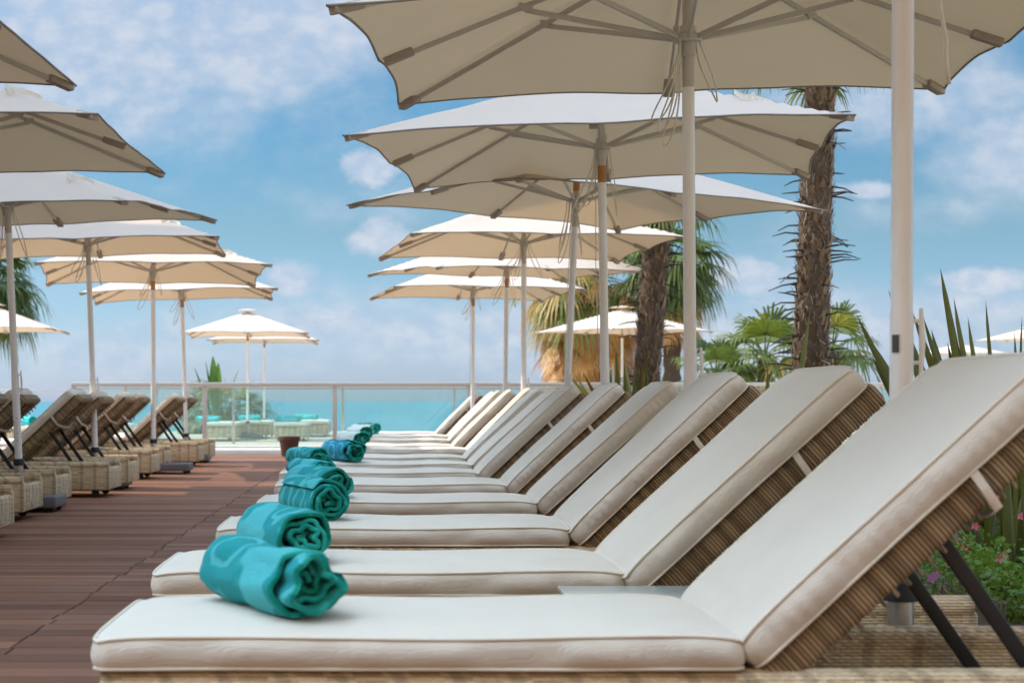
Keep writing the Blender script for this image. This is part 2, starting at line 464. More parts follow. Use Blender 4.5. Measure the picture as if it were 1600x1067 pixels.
# ------------------------------------------------------------------ mesh building
class MB:
    def __init__(s):
        s.v, s.f, s.mi, s.t, s.uv = [], [], [], [], None
        s.cur = 0
        s.tint = 0.5

    def add(s, vs, fs):
        o = len(s.v)
        s.v.extend(tuple(p) for p in vs)
        for f in fs:
            s.f.append(tuple(o + i for i in f))
            s.mi.append(s.cur)
            s.t.append(s.tint)

    def box(s, c, d, M=None, r=0.0):
        hx, hy, hz = d[0] / 2, d[1] / 2, d[2] / 2
        if r <= 0:
            vs = [Vector((x * hx, y * hy, z * hz)) for x in (-1, 1) for y in (-1, 1) for z in (-1, 1)]
            fs = [(0, 1, 3, 2), (4, 6, 7, 5), (0, 4, 5, 1), (2, 3, 7, 6), (0, 2, 6, 4), (1, 5, 7, 3)]
        else:
            bm = bmesh.new()
            bmesh.ops.create_cube(bm, size=1.0)
            for v in bm.verts:
                v.co = Vector((v.co.x * d[0], v.co.y * d[1], v.co.z * d[2]))
            bmesh.ops.bevel(bm, geom=bm.edges[:], offset=min(r, min(d) * 0.48), segments=3, affect='EDGES', profile=0.5)
            bm.verts.index_update()
            vs = [v.co.copy() for v in bm.verts]
            fs = [tuple(v.index for v in f.verts) for f in bm.faces]
            bm.free()
        c = Vector(c)
        if M is not None:
            vs = [M @ p for p in vs]
        s.add([p + c for p in vs], fs)

    def tube(s, pts, rad, n=10, cap=True, flat=1.0):
        pts = [Vector(p) for p in pts]
        if not hasattr(rad, '__len__'):
            rad = [rad] * len(pts)
        up = None
        vs, fs = [], []
        for i, p in enumerate(pts):
            a = pts[max(0, i - 1)]
            b = pts[min(len(pts) - 1, i + 1)]
            t = (b - a)
            if t.length < 1e-9:
                t = Vector((0, 0, 1))
            t.normalize()
            if up is None:
                up = Vector((0, 0, 1)) if abs(t.z) < 0.9 else Vector((0, 1, 0))
            side = t.cross(up)
            if side.length < 1e-6:
                side = t.orthogonal()
            side.normalize()
            up = side.cross(t).normalized()
            for k in range(n):
                q = 2 * PI * k / n
                vs.append(p + side * math.cos(q) * rad[i] + up * math.sin(q) * rad[i] * flat)
        for i in range(len(pts) - 1):
            for k in range(n):
                fs.append((i * n + k, i * n + (k + 1) % n, (i + 1) * n + (k + 1) % n, (i + 1) * n + k))
        if cap:
            fs.append(tuple(range(n - 1, -1, -1)))
            fs.append(tuple((len(pts) - 1) * n + k for k in range(n)))
        s.add(vs, fs)

    def lathe(s, prof, c=(0, 0, 0), n=24):
        vs, fs = [], []
        for r, z in prof:
            for k in range(n):
                q = 2 * PI * k / n
                vs.append((c[0] + r * math.cos(q), c[1] + r * math.sin(q), c[2] + z))
        for i in range(len(prof) - 1):
            for k in range(n):
                fs.append((i * n + k, i * n + (k + 1) % n, (i + 1) * n + (k + 1) % n, (i + 1) * n + k))
        s.add(vs, fs)

    def build(s, name, mats, parent=None, smooth=True, angle=None):
        me = bpy.data.meshes.new(name)
        me.from_pydata(s.v, [], s.f)
        if not isinstance(mats, (list, tuple)):
            mats = [mats]
        for m in mats:
            me.materials.append(m)
        me.polygons.foreach_set('material_index', s.mi)
        me.polygons.foreach_set('use_smooth', [smooth] * len(s.f))
        a = me.attributes.new('tint', 'FLOAT', 'FACE')
        a.data.foreach_set('value', s.t)
        if s.uv:
            ul = me.uv_layers.new(name='UVMap')
            fl = []
            for l in me.loops:
                fl.extend(s.uv[l.vertex_index])
            ul.data.foreach_set('uv', fl)
        me.update()
        if angle is not None and smooth:
            me.set_sharp_from_angle(angle=R(angle))
        o = bpy.data.objects.new(name, me)
        COL.objects.link(o)
        if parent:
            o.parent = parent
        return o


def empty(name, loc=(0, 0, 0), rz=0.0):
    o = bpy.data.objects.new(name, None)
    o.empty_display_size = 0.2
    o.location = loc
    o.rotation_euler = (0, 0, rz)
    COL.objects.link(o)
    return o


def tag(o, label=None, cat=None, group=None, kind=None):
    if label: o['label'] = label
    if cat: o['category'] = cat
    if group: o['group'] = group
    if kind: o['kind'] = kind
    return o


CH = {}


def copy_tree(o, parent=None):
    c = o.copy()
    COL.objects.link(c)
    c.parent = parent
    for ch in [x for x in bpy.data.objects if x.parent == o and x != c]:
        copy_tree(ch, c)
    return c


def jitter_cushions(o, k, tilt=0.0):
    rj = random.Random(900 + k)
    hp = Vector((1.235, 0, 0.300))
    Mr = Matrix.Translation(hp) @ Matrix.Rotation(-R(tilt + rj.uniform(-0.8, 0.8)), 4, 'Y') @ Matrix.Translation(-hp)
    for ch in [q for q in bpy.data.objects if q.parent == o]:
        if ch.name.startswith('seat_cushion'):
            ch.location = (rj.uniform(-0.014, 0.002), rj.uniform(-0.014, 0.014), 0)
            ch.rotation_euler = (rj.uniform(-0.006, 0.006), 0, rj.uniform(-0.009, 0.009))
        elif ch.name.startswith('back_cushion'):
            ch.matrix_basis = Mr @ Matrix.Translation((0, rj.uniform(-0.014, 0.014), 0)) @ Matrix.Rotation(rj.uniform(-0.008, 0.008), 4, 'Z')
        elif ch.name.startswith('backrest_frame') or ch.name.startswith('strap'):
            ch.matrix_basis = Mr


def px(x, D):
    return (x - VX) / F * D


def pz(y, D):
    return CZ + (VY - y) / F * D


# ------------------------------------------------------------------ setting
def structure(name, mb, m, **k):
    o = mb.build(name, m, smooth=False, **k)
    o['kind'] = 'structure'
    return o


mb = MB()
mb.add([(-9000, 60, -6), (9000, 60, -6), (9000, 15000, -6), (-9000, 15000, -6)], [(0, 1, 2, 3)])
structure('sea', mb, M['sea'])
mb = MB()
mb.add([(-200, -60, -3.2), (200, -60, -3.2), (200, 62, -3.2), (-200, 62, -3.2), (-200, 90, -6.4), (200, 90, -6.4)], [(0, 1, 2, 3), (3, 2, 5, 4)])
structure('beach', mb, M['sand'])

# boards of the deck: real planks with gaps, jointed at the staggered seam
mb = MB()
y = -3.0
pitch = 0.145
while y < 25.75:
    j = rnd.uniform(-0.012, 0.012)
    cuts = [-9.0, -5.12 + j, -1.225 + j, 1.78]
    for a, b in zip(cuts[:-1], cuts[1:]):
        mb.tint = rnd.random()
        zt = rnd.uniform(-0.0012, 0.0006)
        e = 0.0035
        x0, x1, y0, y1 = a + 0.003, b - 0.003, y, y + pitch - 0.006
        vs = [(x0, y0, -0.03), (x1, y0, -0.03), (x1, y1, -0.03), (x0, y1, -0.03),
              (x0, y0, zt - e), (x1, y0, zt - e), (x1, y1, zt - e), (x0, y1, zt - e),
              (x0 + e, y0 + e, zt), (x1 - e, y0 + e, zt), (x1 - e, y1 - e, zt), (x0 + e, y1 - e, zt)]
        mb.add(vs, [(0, 1, 5, 4), (1, 2, 6, 5), (2, 3, 7, 6), (3, 0, 4, 7), (4, 5, 9, 8), (5, 6, 10, 9), (6, 7, 11, 10), (7, 4, 8, 11), (8, 9, 10, 11)])
    y += pitch
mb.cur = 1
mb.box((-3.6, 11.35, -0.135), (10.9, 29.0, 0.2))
structure('deck', mb, [M['deck'], M['under']])

mb = MB()
mb.box((0, 35.6, -0.15), (30.0, 19.4, 0.29))
mb.box((-12.0, 20, -0.2), (5.9, 11.7, 0.3))
mb.box((-0.6, 32.0, -1.6), (29.0, 26.0, 2.6))
structure('terrace', mb, M['terrace'])
mb = MB()
mb.box((7.4, 11.4, -0.02), (5.0, 29.0, 0.16))
structure('boardwalk', mb, M['walk'])
mb = MB()
n1, n2 = 30, 120
vs = []
for j in range(n2 + 1):
    for i in range(n1 + 1):
        x = 1.8 + 3.1 * i / n1
        yv = -2.9 + 28.6 * j / n2
        vs.append((x, yv, 0.03 + 0.05 * noise.noise(Vector((x * 1.5, yv * 1.5, 0))) + 0.03 * noise.noise(Vector((x * 6, yv * 6, 3))) + 0.05 * math.sin(PI * i / n1)))
mb.add(vs, [(j * (n1 + 1) + i, j * (n1 + 1) + i + 1, (j + 1) * (n1 + 1) + i + 1, (j + 1) * (n1 + 1) + i) for j in range(n2) for i in range(n1)])
structure('planting_bed', mb, M['soil'])
mb = MB()
mb.box((-2.2, 26.0, 0.0), (5.6, 0.26, 0.12), r=0.012)
mb.box((6.6, 26.0, 0.0), (12.0, 0.26, 0.12), r=0.012)
structure('kerb', mb, M['kerb'])


# ------------------------------------------------------------------ unseen blocks added for the light: one shades the near deck, one bounces
bl = empty('hotel_building', (-8.0, 0, 0))
tag(bl, 'unseen white block added left of the deck to shade its near half', 'building')
mb = MB()
mb.box((-7.0, 9.9, 6.35), (13.9, 12.8, 12.7))
mb.build('wall', M['plaster'], bl, smooth=False)
mb = MB()
mb.box((-7.0, 9.9, 12.85), (14.4, 13.1, 0.3))
mb.build('roof', M['kerb'], bl, smooth=False)
mb = MB()
mb.box((10.5, -12.5, 6.5), (34.0, 11.0, 13.0))  # added behind the camera to bounce warm light onto the cushion sides
mb.build('rear_bounce_block', M['ochre_bounce'], bl, smooth=False)
for fl in range(4):  # windows dressing the added shading block
    for k in range(3):
        yk = 5.6 + k * 3.9
        mb = MB()
        mb.box((-0.03, yk, 1.5 + fl * 3.1), (0.06, 1.9, 2.1))
        w = mb.build('window', M['window'], bl, smooth=False)
        mb = MB()
        for q in (-0.98, 0.0, 0.98):
            mb.box((0.03, yk + q, 1.5 + fl * 3.1), (0.05, 0.06, 2.16))
        mb.build('frame', M['kerb'], w, smooth=False)


# ------------------------------------------------------------------ sun lounger
def plan_round(x, y, L, Wd, r):
    hx, hy = L / 2, Wd / 2
    ax, ay = abs(x), abs(y)
    ddx, ddy = ax - (hx - r), ay - (hy - r)
    if ddx > 0 and ddy > 0:
        u, v = ddx / r, ddy / r
        nx_, ny_ = u * math.sqrt(max(0, 1 - v * v / 2)), v * math.sqrt(max(0, 1 - u * u / 2))
        ax, ay = hx - r + nx_ * r, hy - r + ny_ * r
    return math.copysign(ax, x), math.copysign(ay, y)


def cushion(L, Wd, T, crown, seed, xf, r=0.028, pucker=0.0006):
    """returns (cushion MB, piping MB); local box centred in x,y, bottom at z=0, then mapped through xf"""
    mb, pp = MB(), MB()
    NX, NY = 64, 28

    def param(n):
        return [math.copysign(1 - (1 - abs(t)) ** 1.35, t) for t in [(-1 + 2 * i / n) for i in range(n + 1)]]
    U_, V_ = param(NX), param(NY)

    def nz(x, y, s):
        return noise.noise(Vector((x * s + seed, y * s, seed * 1.7)))

    def top(u, v):
        x, y = plan_round(u * L / 2, v * Wd / 2, L, Wd, r)
        e = (1 - abs(u) ** 5) * (1 - abs(v) ** 3.2)
        z = T + crown * e + 0.0045 * nz(x, y, 5.0) * e
        sag = 0.007 * nz(x, 0, 2.2) - 0.010 * (abs(u) ** 14) * (abs(v) ** 6)
        return Vector((x, y, z + sag))
    vs = [top(u, v) for v in V_ for u in U_]
    w = NX + 1
    mb.add(vs, [(j * w + i, j * w + i + 1, (j + 1) * w + i + 1, (j + 1) * w + i) for j in range(NY) for i in range(NX)])
    # perimeter
    per = [(-1 + 2 * i / NX, -1) for i in range(NX)] + [(1, -1 + 2 * i / NY) for i in range(NY)] + [(1 - 2 * i / NX, 1) for i in range(NX)] + [(-1, 1 - 2 * i / NY) for i in range(NY)]
    rings = []
    K = 7
    ptop = []
    pbot = []
    sub = []
    for k in range(len(per)):
        a, b = per[k], per[(k + 1) % len(per)]
        sub.append(a)
        sub.append(((a[0] + b[0]) / 2, (a[1] + b[1]) / 2))
    for (u, v) in sub:
        t0 = top(u, v)
        n = Vector((t0.x / L * 0.4 if abs(u) < 1 else math.copysign(1, u), t0.y / Wd * 0.4 if abs(v) < 1 else math.copysign(1, v), 0))
        if abs(v) == 1 and abs(u) < 1: n = Vector((0, v, 0))
        if abs(u) == 1 and abs(v) < 1: n = Vector((u, 0, 0))
        n.normalize()
        s_ = t0.x + t0.y * 1.3
        zb = 0.003 * nz(s_, 7, 3.0)
        col = []
        for q in range(K + 1):
            f = q / K
            bulge = (0.011 + 0.005 * nz(s_, 3, 5)) * math.sin(PI * f) ** 0.7
            pk = pucker * math.sin(s_ * 2 * PI / 0.034 + 5 * nz(s_, 2, 6)) * math.sin(PI * f) * (0.5 + 1.0 * nz(s_, 4, 4.0) + 0.4)
            fold = 0.008 * nz(s_ * 1.0, f * 0.05, 11) * math.sin(PI * f)
            col.append(t0 * (1 - f) + Vector((t0.x, t0.y, zb)) * f + n * (bulge + pk + fold))
        rings.append(col)
        ptop.append(t0 + n * 0.003)
        pbot.append(Vector((t0.x, t0.y, zb)) + n * 0.003)
    vs = [p for c in rings for p in c]
    m_ = len(rings)
    mb.add(vs, [(i * (K + 1) + q + 1, ((i + 1) % m_) * (K + 1) + q + 1, ((i + 1) % m_) * (K + 1) + q, i * (K + 1) + q) for i in range(m_) for q in range(K)])
    bot = [c[K] for c in rings]
    mb.add(bot, [tuple(range(len(bot) - 1, -1, -1))])
    pp.tube(ptop + [ptop[0]], 0.0034, 6, False)
    pp.tube(pbot + [pbot[0]], 0.0034, 6, False)
    mb.v = [tuple(xf @ Vector(p)) for p in mb.v]
    pp.v = [tuple(xf @ Vector(p)) for p in pp.v]
    return mb, pp


LW = 0.66
BA = R(42.5)


def ribbed_bar(mb, p0, p1, wy, wn, nrm, pitch=0.009):
    """bar wrapped in wicker: rounded-rectangle section whose size pulses every strand"""
    p0, p1 = Vector(p0), Vector(p1)
    d = (p1 - p0)
    Ln = d.length
    d.normalize()
    side = d.cross(nrm).normalized()
    N = int(Ln / pitch * 3)
    sec = []
    for k in range(12):
        q = 2 * PI * (k + 0.5) / 12
        cx, cy = math.cos(q), math.sin(q)
        e = 0.5
        sec.append((math.copysign(abs(cx) ** e, cx), math.copysign(abs(cy) ** e, cy)))
    vs = []
    for i in range(N + 1):
        t = i / 3.0
        f = abs(math.sin(PI * t))
        gr = 1 + 0.0022 * f / (wy / 2) + rnd.uniform(-0.01, 0.01)
        c = p0 + d * (Ln * i / N)
        for (a, b) in sec:
            vs.append(c + side * a * wy / 2 * gr + nrm * b * wn / 2 * gr)
    fs = [(i * 12 + k, i * 12 + (k + 1) % 12, (i + 1) * 12 + (k + 1) % 12, (i + 1) * 12 + k) for i in range(N) for k in range(12)]
    fs.append(tuple(range(11, -1, -1)))
    fs.append(tuple(N * 12 + k for k in range(12)))
    mb.add(vs, fs)


def make_lounger():
    root = empty('sun_lounger')
    # side panels with rolled top edge
    for yc in (0.03, LW - 0.03):
        mb = MB()
        mb.box((1.065, yc, 0.165), (2.13, 0.055, 0.20), r=0.012)
        mb.tube([(0.012, yc, 0.272), (2.118, yc, 0.272)], 0.0325, 14, True)
        mb.build('side_panel', M['weave'], root, angle=50)
    for xc, top in ((0.03, 0.25), (2.10, 0.225)):
        mb = MB()
        mb.box((xc, LW / 2, (0.065 + top) / 2), (0.05, LW - 0.12, top - 0.065), r=0.012)
        mb.tube([(xc, 0.055, top), (xc, LW - 0.055, top)], 0.024, 12, True)
        mb.build('end_panel', M['weave'], root, angle=50)
    mb = MB()
    mb.box((0.63, LW / 2, 0.285), (1.20, LW - 0.13, 0.03))
    mb.box((1.06, LW / 2, 0.17), (2.0, LW - 0.13, 0.02))
    for k in range(14):
        mb.box((0.08 + k * 0.085, LW / 2, 0.3015), (0.05, LW - 0.14, 0.006))
    mb.build('woven_base', M['weave'], root, smooth=False)
    # backrest frame
    hx, hz = 1.235, 0.300
    d = Vector((math.cos(BA), 0, math.sin(BA)))
    nrm = Vector((-math.sin(BA), 0, math.cos(BA)))
    mb = MB()

    def bp(u, yv, n):
        return Vector((hx, yv, hz)) + d * u + nrm * n
    for yc in (0.045, LW - 0.045):
        ribbed_bar(mb, bp(0.0, yc, -0.042), bp(0.83, yc, -0.042), 0.055, 0.062, nrm)
    ribbed_bar(mb, bp(0.815, 0.05, -0.042), bp(0.815, LW - 0.05, -0.042), 0.05, 0.062, nrm)
    for k in range(24):
        u = 0.06 + k * 0.0305
        a, b = bp(u, 0.07, -0.03), bp(u, LW - 0.07, -0.03)
        mb.tube([a, b], 0.0075, 6, False)
        for yc in (0.03, LW - 0.03):
            mb.tube([bp(u, yc, -0.07), bp(u + 0.004, yc + (0.02 if yc < 0.3 else -0.02), -0.092)], 0.005, 5, True)
    for yc in (LW / 3, 2 * LW / 3):
        mb.tube([bp(0.0, yc, -0.046), bp(0.80, yc, -0.046)], 0.012, 8, True)
    mb.build('backrest_frame', M['wrap'], root, angle=60)
    # struts
    for yc in (0.10, LW - 0.10):
        mb = MB()
        a = bp(0.45, yc, -0.07)
        b = Vector((1.86, yc, 0.20))
        dirn = (b - a).normalized()
        side = Vector((0, 1, 0))
        nn = dirn.cross(side)
        Mx = Matrix((dirn, side, nn)).transposed()
        mb.box((a + b) / 2, ((b - a).length, 0.014, 0.030), Mx, r=0.003)
        mb.tube([a + Vector((0, -0.02, 0)), a + Vector((0, 0.02, 0))], 0.014, 10)
        mb.build('strut', M['black'], root, angle=40)
    # cushions
    xf = Matrix.Translation((0.611, LW / 2, 0.306))
    mb, pp = cushion(1.222, LW, 0.060, 0.017, 3.3, xf)
    c = mb.build('seat_cushion', M['fabric'], root, angle=60)
    pp.build('piping', M['piping'], c)
    Rm = Matrix((d, Vector((0, 1, 0)), nrm)).transposed().to_4x4()
    xf = Matrix.Translation(bp(0.418, LW / 2, -0.002)) @ Rm
    mb, pp = cushion(0.80, LW, 0.066, 0.016, 9.1, xf, pucker=0.0007)
    c = mb.build('back_cushion', M['fabric'], root, angle=60)
    pp.build('piping', M['piping'], c)
    # strap looping loosely round the backrest
    mb = MB()
    prof = [(-0.004, 0.0), (-0.006, -0.04), (0.0, -0.085), (0.06, -0.100), (0.16, -0.112), (LW / 2, -0.125), (LW - 0.16, -0.112), (LW - 0.06, -0.100), (LW, -0.085), (LW + 0.006, -0.04), (LW + 0.004, 0.0)]
    vs = []
    for (yv, n) in prof:
        drop = 0.5 * (-n) * 0.25
        for du, dn in ((-0.009, 0), (0.009, 0), (0.009, -0.003), (-0.009, -0.003)):
            vs.append(bp(0.56 + du - drop, yv, n + dn))
    m_ = len(prof)
    mb.add(vs, [(i * 4 + k, i * 4 + (k + 1) % 4, (i + 1) * 4 + (k + 1) % 4, (i + 1) * 4 + k) for i in range(m_ - 1) for k in range(4)])
    mb.build('strap', M['strap'], root, angle=60)
    # castors and feet
    for (xc, yc) in ((2.0, 0.07), (2.0, LW - 0.07), (0.12, 0.07), (0.12, LW - 0.07)):
        mb = MB()
        mb.tube([(xc, yc - 0.014, 0.033), (xc, yc + 0.014, 0.033)], 0.032, 14)
        mb.box((xc, yc, 0.062), (0.06, 0.036, 0.02), r=0.004)
        mb.build('castor', M['rubber'], root, angle=40)
    mb = MB()
    mb.box((2.128, LW * 0.42, 0.105), (0.006, 0.03, 0.038), r=0.002)
    mb.build('metal_tag', M['steel'], root, angle=40)
    return root


L0 = make_lounger()
RIGHT = [  # foot x, near edge depth
    (-0.545, 3.17, 'nearest sun lounger, its cream cushion filling the bottom of the photo'),
    (-0.590, 4.37, 'second sun lounger of the right row, white backrest before the spiky leaves'),
    (-0.566, 5.87, 'third sun lounger of the right row, puckered cream backrest with ribbed wicker edge'),
    (-0.545, 7.42, 'fourth sun lounger of the right row, backrest in front of the second umbrella pole'),
    (-0.565, 8.92, 'fifth sun lounger of the right row, beige sided cushion in front of the flax clump'),
    (-0.635, 10.4, 'sixth sun lounger of the right row, cream backrest in front of the leaning umbrella pole'),
    (-0.60, 11.75, 'seventh sun lounger of the right row, backrest a thin sliver behind the sixth'),
    (-0.58, 13.15, 'eighth sun lounger of the right row, seat seen as a thin pale strip'),
    (-0.445, 15.4, 'ninth sun lounger of the right row, first one with a bright sunlit backrest'),
    (-0.53, 16.7, 'tenth sun lounger of the right row, sunlit backrest with wicker below a strap'),
    (-0.48, 19.0, 'eleventh sun lounger of the right row, narrow sunlit backrest'),
    (-0.40, 21.3, 'last but one sun lounger of the right row, near the glass railing'),
    (-0.50, 23.2, 'farthest sun lounger of the right row, right against the glass railing'),
]
GR = 'sun loungers lined up on the right of the deck'
for i, (x, D, lab) in enumerate(RIGHT):
    o = L0 if i == 0 else copy_tree(L0)
    o.location = (x, D, 0)
    o.rotation_euler = (0, 0, R(rnd.uniform(-0.5, 0.5)) if i > 2 else 0)
    if i: jitter_cushions(o, i, 2.2 if i > 7 else 0.0)
    tag(o, lab, 'sun lounger', GR)
LEFT = [
    (-4.36, 9.55, 'wicker sun lounger cut by the left photo edge, only a sliver of its end showing'),
    (-4.53, 11.25, 'nearest fully visible wicker end of the left row, behind the first left pole'),
    (-4.55, 12.45, 'second lounger of the left row, wicker end with a small silver tag'),
    (-4.42, 14.1, 'lounger of the left row with long grey brown side panel, left of the second pole'),
    (-4.44, 15.3, 'lounger of the left row just behind the second left pole, ribbed backrest underside'),
    (-4.52, 17.4, 'left row lounger just in front of the third left pole, beside the grey base'),
    (-4.55, 18.65, 'lounger of the left row behind the third pole, standing by the grey wheeled base'),
    (-4.40, 20.7, 'lounger of the left row before the fourth pole, slim cream back with black struts'),
    (-4.40, 22.1, 'farthest lounger of the left row, next to the railing post'),
]
for (x, D, lab) in LEFT:
    o = copy_tree(L0)
    o.location = (x, D, 0)
    o.rotation_euler = (0, 0, R(rnd.uniform(-0.6, 0.6)))
    jitter_cushions(o, 50 + int(D * 3))
    tag(o, lab, 'sun lounger', 'sun loungers lined up on the left of the deck')
FAR = [
    (px(340, 33.6), 34.4, 'leftmost lounger behind the glass, white cushion end-on with a pale teal towel'),
    (px(395, 36), 36.6, 'second lounger behind the glass, grey wicker end beside the thin umbrella pole'),
    (px(452, 33.6), 34.4, 'third lounger behind the glass, wide white cushion with a teal towel'),
    (px(487, 37), 38.2, 'rightmost lounger behind the glass, partly hidden by the third one'),
]
def fold_flat(o):                        # lounger with its backrest folded down
    for ch in [q for q in bpy.data.objects if q.parent == o]:
        if ch.name.startswith('strut') or ch.name.startswith('strap'):
            bpy.data.objects.remove(ch)
        elif ch.name.startswith('back'):
            hp = Vector((1.235, 0, 0.300))
            Mr = Matrix.Translation(hp) @ Matrix.Rotation(BA, 4, 'Y') @ Matrix.Translation(-hp)
            ch.matrix_basis = Mr


for (x, D, lab) in FAR:
    o = copy_tree(L0)
    o.rotation_euler = (0, 0, R(90))
    o.location = (x + LW / 2, D - 0.4, 0.0)
    fold_flat(o)
    tag(o, lab, 'sun lounger', 'sun loungers behind the glass railing')
for (x, D, lab) in ((-7.6, 29.5, 'far left lounger beyond the deck with a teal towel on it'), (-6.9, 32.5, 'far left lounger beyond the deck, flat white cushion seen between two backrests')):
    o = copy_tree(L0)
    o.location = (x, D, 0)
    fold_flat(o)
    tag(o, lab, 'sun lounger')


# ------------------------------------------------------------------ rolled towels
def make_towel(seed, mats, L=0.42, R1=0.078, flat=0.93, mess=1.0):
    rr = random.Random(seed)
    mb = MB()
    pitchr = 0.0185
    th = 0.0125
    r0 = 0.010
    turns = (R1 - r0) / pitchr
    NT = int(turns * 46)
    NS = 14
    ph = [rr.uniform(0, 6.28) for _ in range(8)]
    pts = []
    for i in range(NT + 1):
        q = 2 * PI * turns * i / NT
        r = r0 + pitchr * q / (2 * PI)
        inn = 1 - r / R1
        wob = mess * 1.5 * (0.0045 * math.sin(3 * q + ph[0]) * (0.3 + inn) + 0.0035 * math.sin(5.3 * q + ph[1]) * (0.2 + inn) + 0.004 * math.sin(1.7 * q + ph[2]) * inn)
        r = max(0.004, r + wob)
        x = r * math.cos(q + ph[3]) * 1.05
        z = r * math.sin(q + ph[3]) * flat
        lim = -R1 * flat * 0.80
        if z < lim:
            z = lim + (z - lim) * 0.35
        pts.append(Vector((x, 0, z)))
    arc = [0.0]
    for i in range(NT):
        arc.append(arc[-1] + (pts[i + 1] - pts[i]).length)
    prof = []          # (s in -1..1, side offset in thickness) loop around the strip
    for k in range(NS + 1):
        prof.append((-1 + 2 * k / NS, 0.5))
    prof += [(1.012, 0.36), (1.018, 0.0), (1.012, -0.36)]
    for k in range(NS + 1):
        prof.append((1 - 2 * k / NS, -0.5))
    prof += [(-1.012, -0.36), (-1.018, 0.0), (-1.012, 0.36)]
    P = len(prof)
    vs, uv = [], []
    for i, p in enumerate(pts):
        t = (pts[min(NT, i + 1)] - pts[max(0, i - 1)]).normalized()
        n = Vector((t.z, 0, -t.x))
        if n.dot(p) < 0 and i > NT // 3: n = -n
        if i <= NT // 3: n = Vector((t.z, 0, -t.x))
        q = i / NT * turns
        eoff = 0.018 * mess * math.sin(2.1 * q + ph[4]) + 0.010 * mess * math.sin(5 * q + ph[5])
        taper = min(1.0, (NT - i) / 6.0 + 0.15)
        for (s_, o_) in prof:
            yv = s_ * L / 2 + eoff * s_
            jig = mess * (0.009 * noise.noise(Vector((p.x * 14 + seed, yv * 9, p.z * 14))) + 0.004 * noise.noise(Vector((p.x * 40 + seed, yv * 14, p.z * 40))))
            flare = 1 + 0.05 * mess * abs(s_) ** 3 * math.sin(q * 2 * PI * 1.5 + ph[6])
            vs.append(Vector((p.x * flare, yv, p.z * (1 - 0.0)) + (0,) * 0) + n * (o_ * th * taper + jig))
            uv.append((arc[i] + seed * 0.37, yv + o_ * 0.002 + seed * 0.11))
    fs, mi = [], []
    for i in range(NT):
        for k in range(P):
            fs.append((i * P + k, i * P + (k + 1) % P, (i + 1) * P + (k + 1) % P, (i + 1) * P + k))
            mi.append(0 if k < NS else 1)
    fs.append(tuple(range(P)))
    mi.append(1)
    fs.append(tuple(NT * P + k for k in range(P - 1, -1, -1)))
    mi.append(1)
    zmin = min(v.z for v in vs)
    vs = [v - Vector((0, 0, zmin)) for v in vs]
    mb.add(vs, fs)
    mb.mi = mi
    mb.uv = uv
    return mb.build('rolled_towel', mats, None)


TOW = [  # near-end centre x px, depth of near end, rot deg, seed, mats, size, length, label, z
    (478, 3.32, 24, 1, 'tow_out', 0.080, 0.42, 1.5, 'large rolled teal towel with pale rings on the nearest lounger'),
    (480, 4.46, 20, 2, 'tow_out', 0.080, 0.42, 0.9, 'rolled teal towel on the second lounger, right behind the nearest towel'),
    (516, 6.02, 20, 3, 'tow_out', 0.080, 0.42, 0.8, 'rolled towel with neat green spiral end on the third lounger'),
    (522, 7.50, 22, 4, 'tow_out', 0.082, 0.42, 0.8, 'rolled teal towel peeping out behind the neat spiral one'),
    (507, 8.98, 24, 5, 'tow_out', 0.070, 0.40, 1.0, 'rolled teal towel with a small round end on the fifth lounger'),
    (500, 10.5, 22, 6, 'tow_out', 0.078, 0.42, 1.0, 'rolled teal towel in the middle of the row with a small tight end'),
    (553, 11.85, 22, 7, 'tow_blue', 0.088, 0.46, 1.4, 'bulky blue teal towel with dark crumpled green end, in mid row'),
    (564, 15.5, 18, 8, 'tow_white', 0.085, 0.50, 1.3, 'mostly white rolled towel with green end, just behind the bulky blue one'),
    (573, 19.1, 18, 9, 'tow_white', 0.080, 0.48, 1.2, 'white rolled towel half hidden in the far group of towels'),
    (587, 21.5, 30, 10, 'tow_white', 0.085, 0.55, 1.0, 'farthest rolled towel of the right row, white with bright green end'),
]
ZT = 0.306 + 0.060 + 0.012
for (xp, D, rz, seed, mk, r1, Ln, mess, lab) in TOW:
    t = make_towel(seed, [M[mk], M['tow_in']], Ln * (0.92 + 0.16 * ((seed * 37) % 10) / 10), r1, 0.84 + 0.10 * ((seed * 53) % 10) / 10, mess)
    a = R(rz)
    x = px(xp, D)
    c = Vector((x, D, 0)) + Vector((-math.sin(a), math.cos(a), 0)) * (Ln / 2)
    t.location = (c.x, c.y, ZT)
    t.rotation_euler = (0, 0, a)
    tag(t, lab, 'towel', 'rolled towels on the right row')
for (xp, D, lab, mk) in ((326, 34.6, 'pale teal towel roll on the leftmost lounger behind the glass', 'tow_out'), (391, 36.9, 'towel roll on the second lounger behind the glass', 'tow_out'),
                         (450, 34.6, 'teal towel roll on the third lounger behind the glass', 'tow_out'), (478, 38.4, 'teal towel roll on the rightmost lounger behind the glass', 'tow_out')):
    t = make_towel(20 + int(xp), [M[mk], M['tow_in']], 0.5, 0.075, 0.85, 0.6)
    t.location = (px(xp, D), D, ZT)
    t.rotation_euler = (0, 0, R(75))
    tag(t, lab, 'towel', 'rolled towels behind the glass railing')
t = make_towel(31, [M['tow_out'], M['tow_in']], 0.5, 0.09, 0.95, 0.8)
t.location = (px(42, 29.9), 29.8, ZT)
t.rotation_euler = (0, 0, R(40))
tag(t, 'bright teal towel roll on the far left lounger beside the first pole', 'towel')


# ------------------------------------------------------------------ umbrellas
def rotm(ax, a):
    return Matrix.Rotation(a, 3, ax)


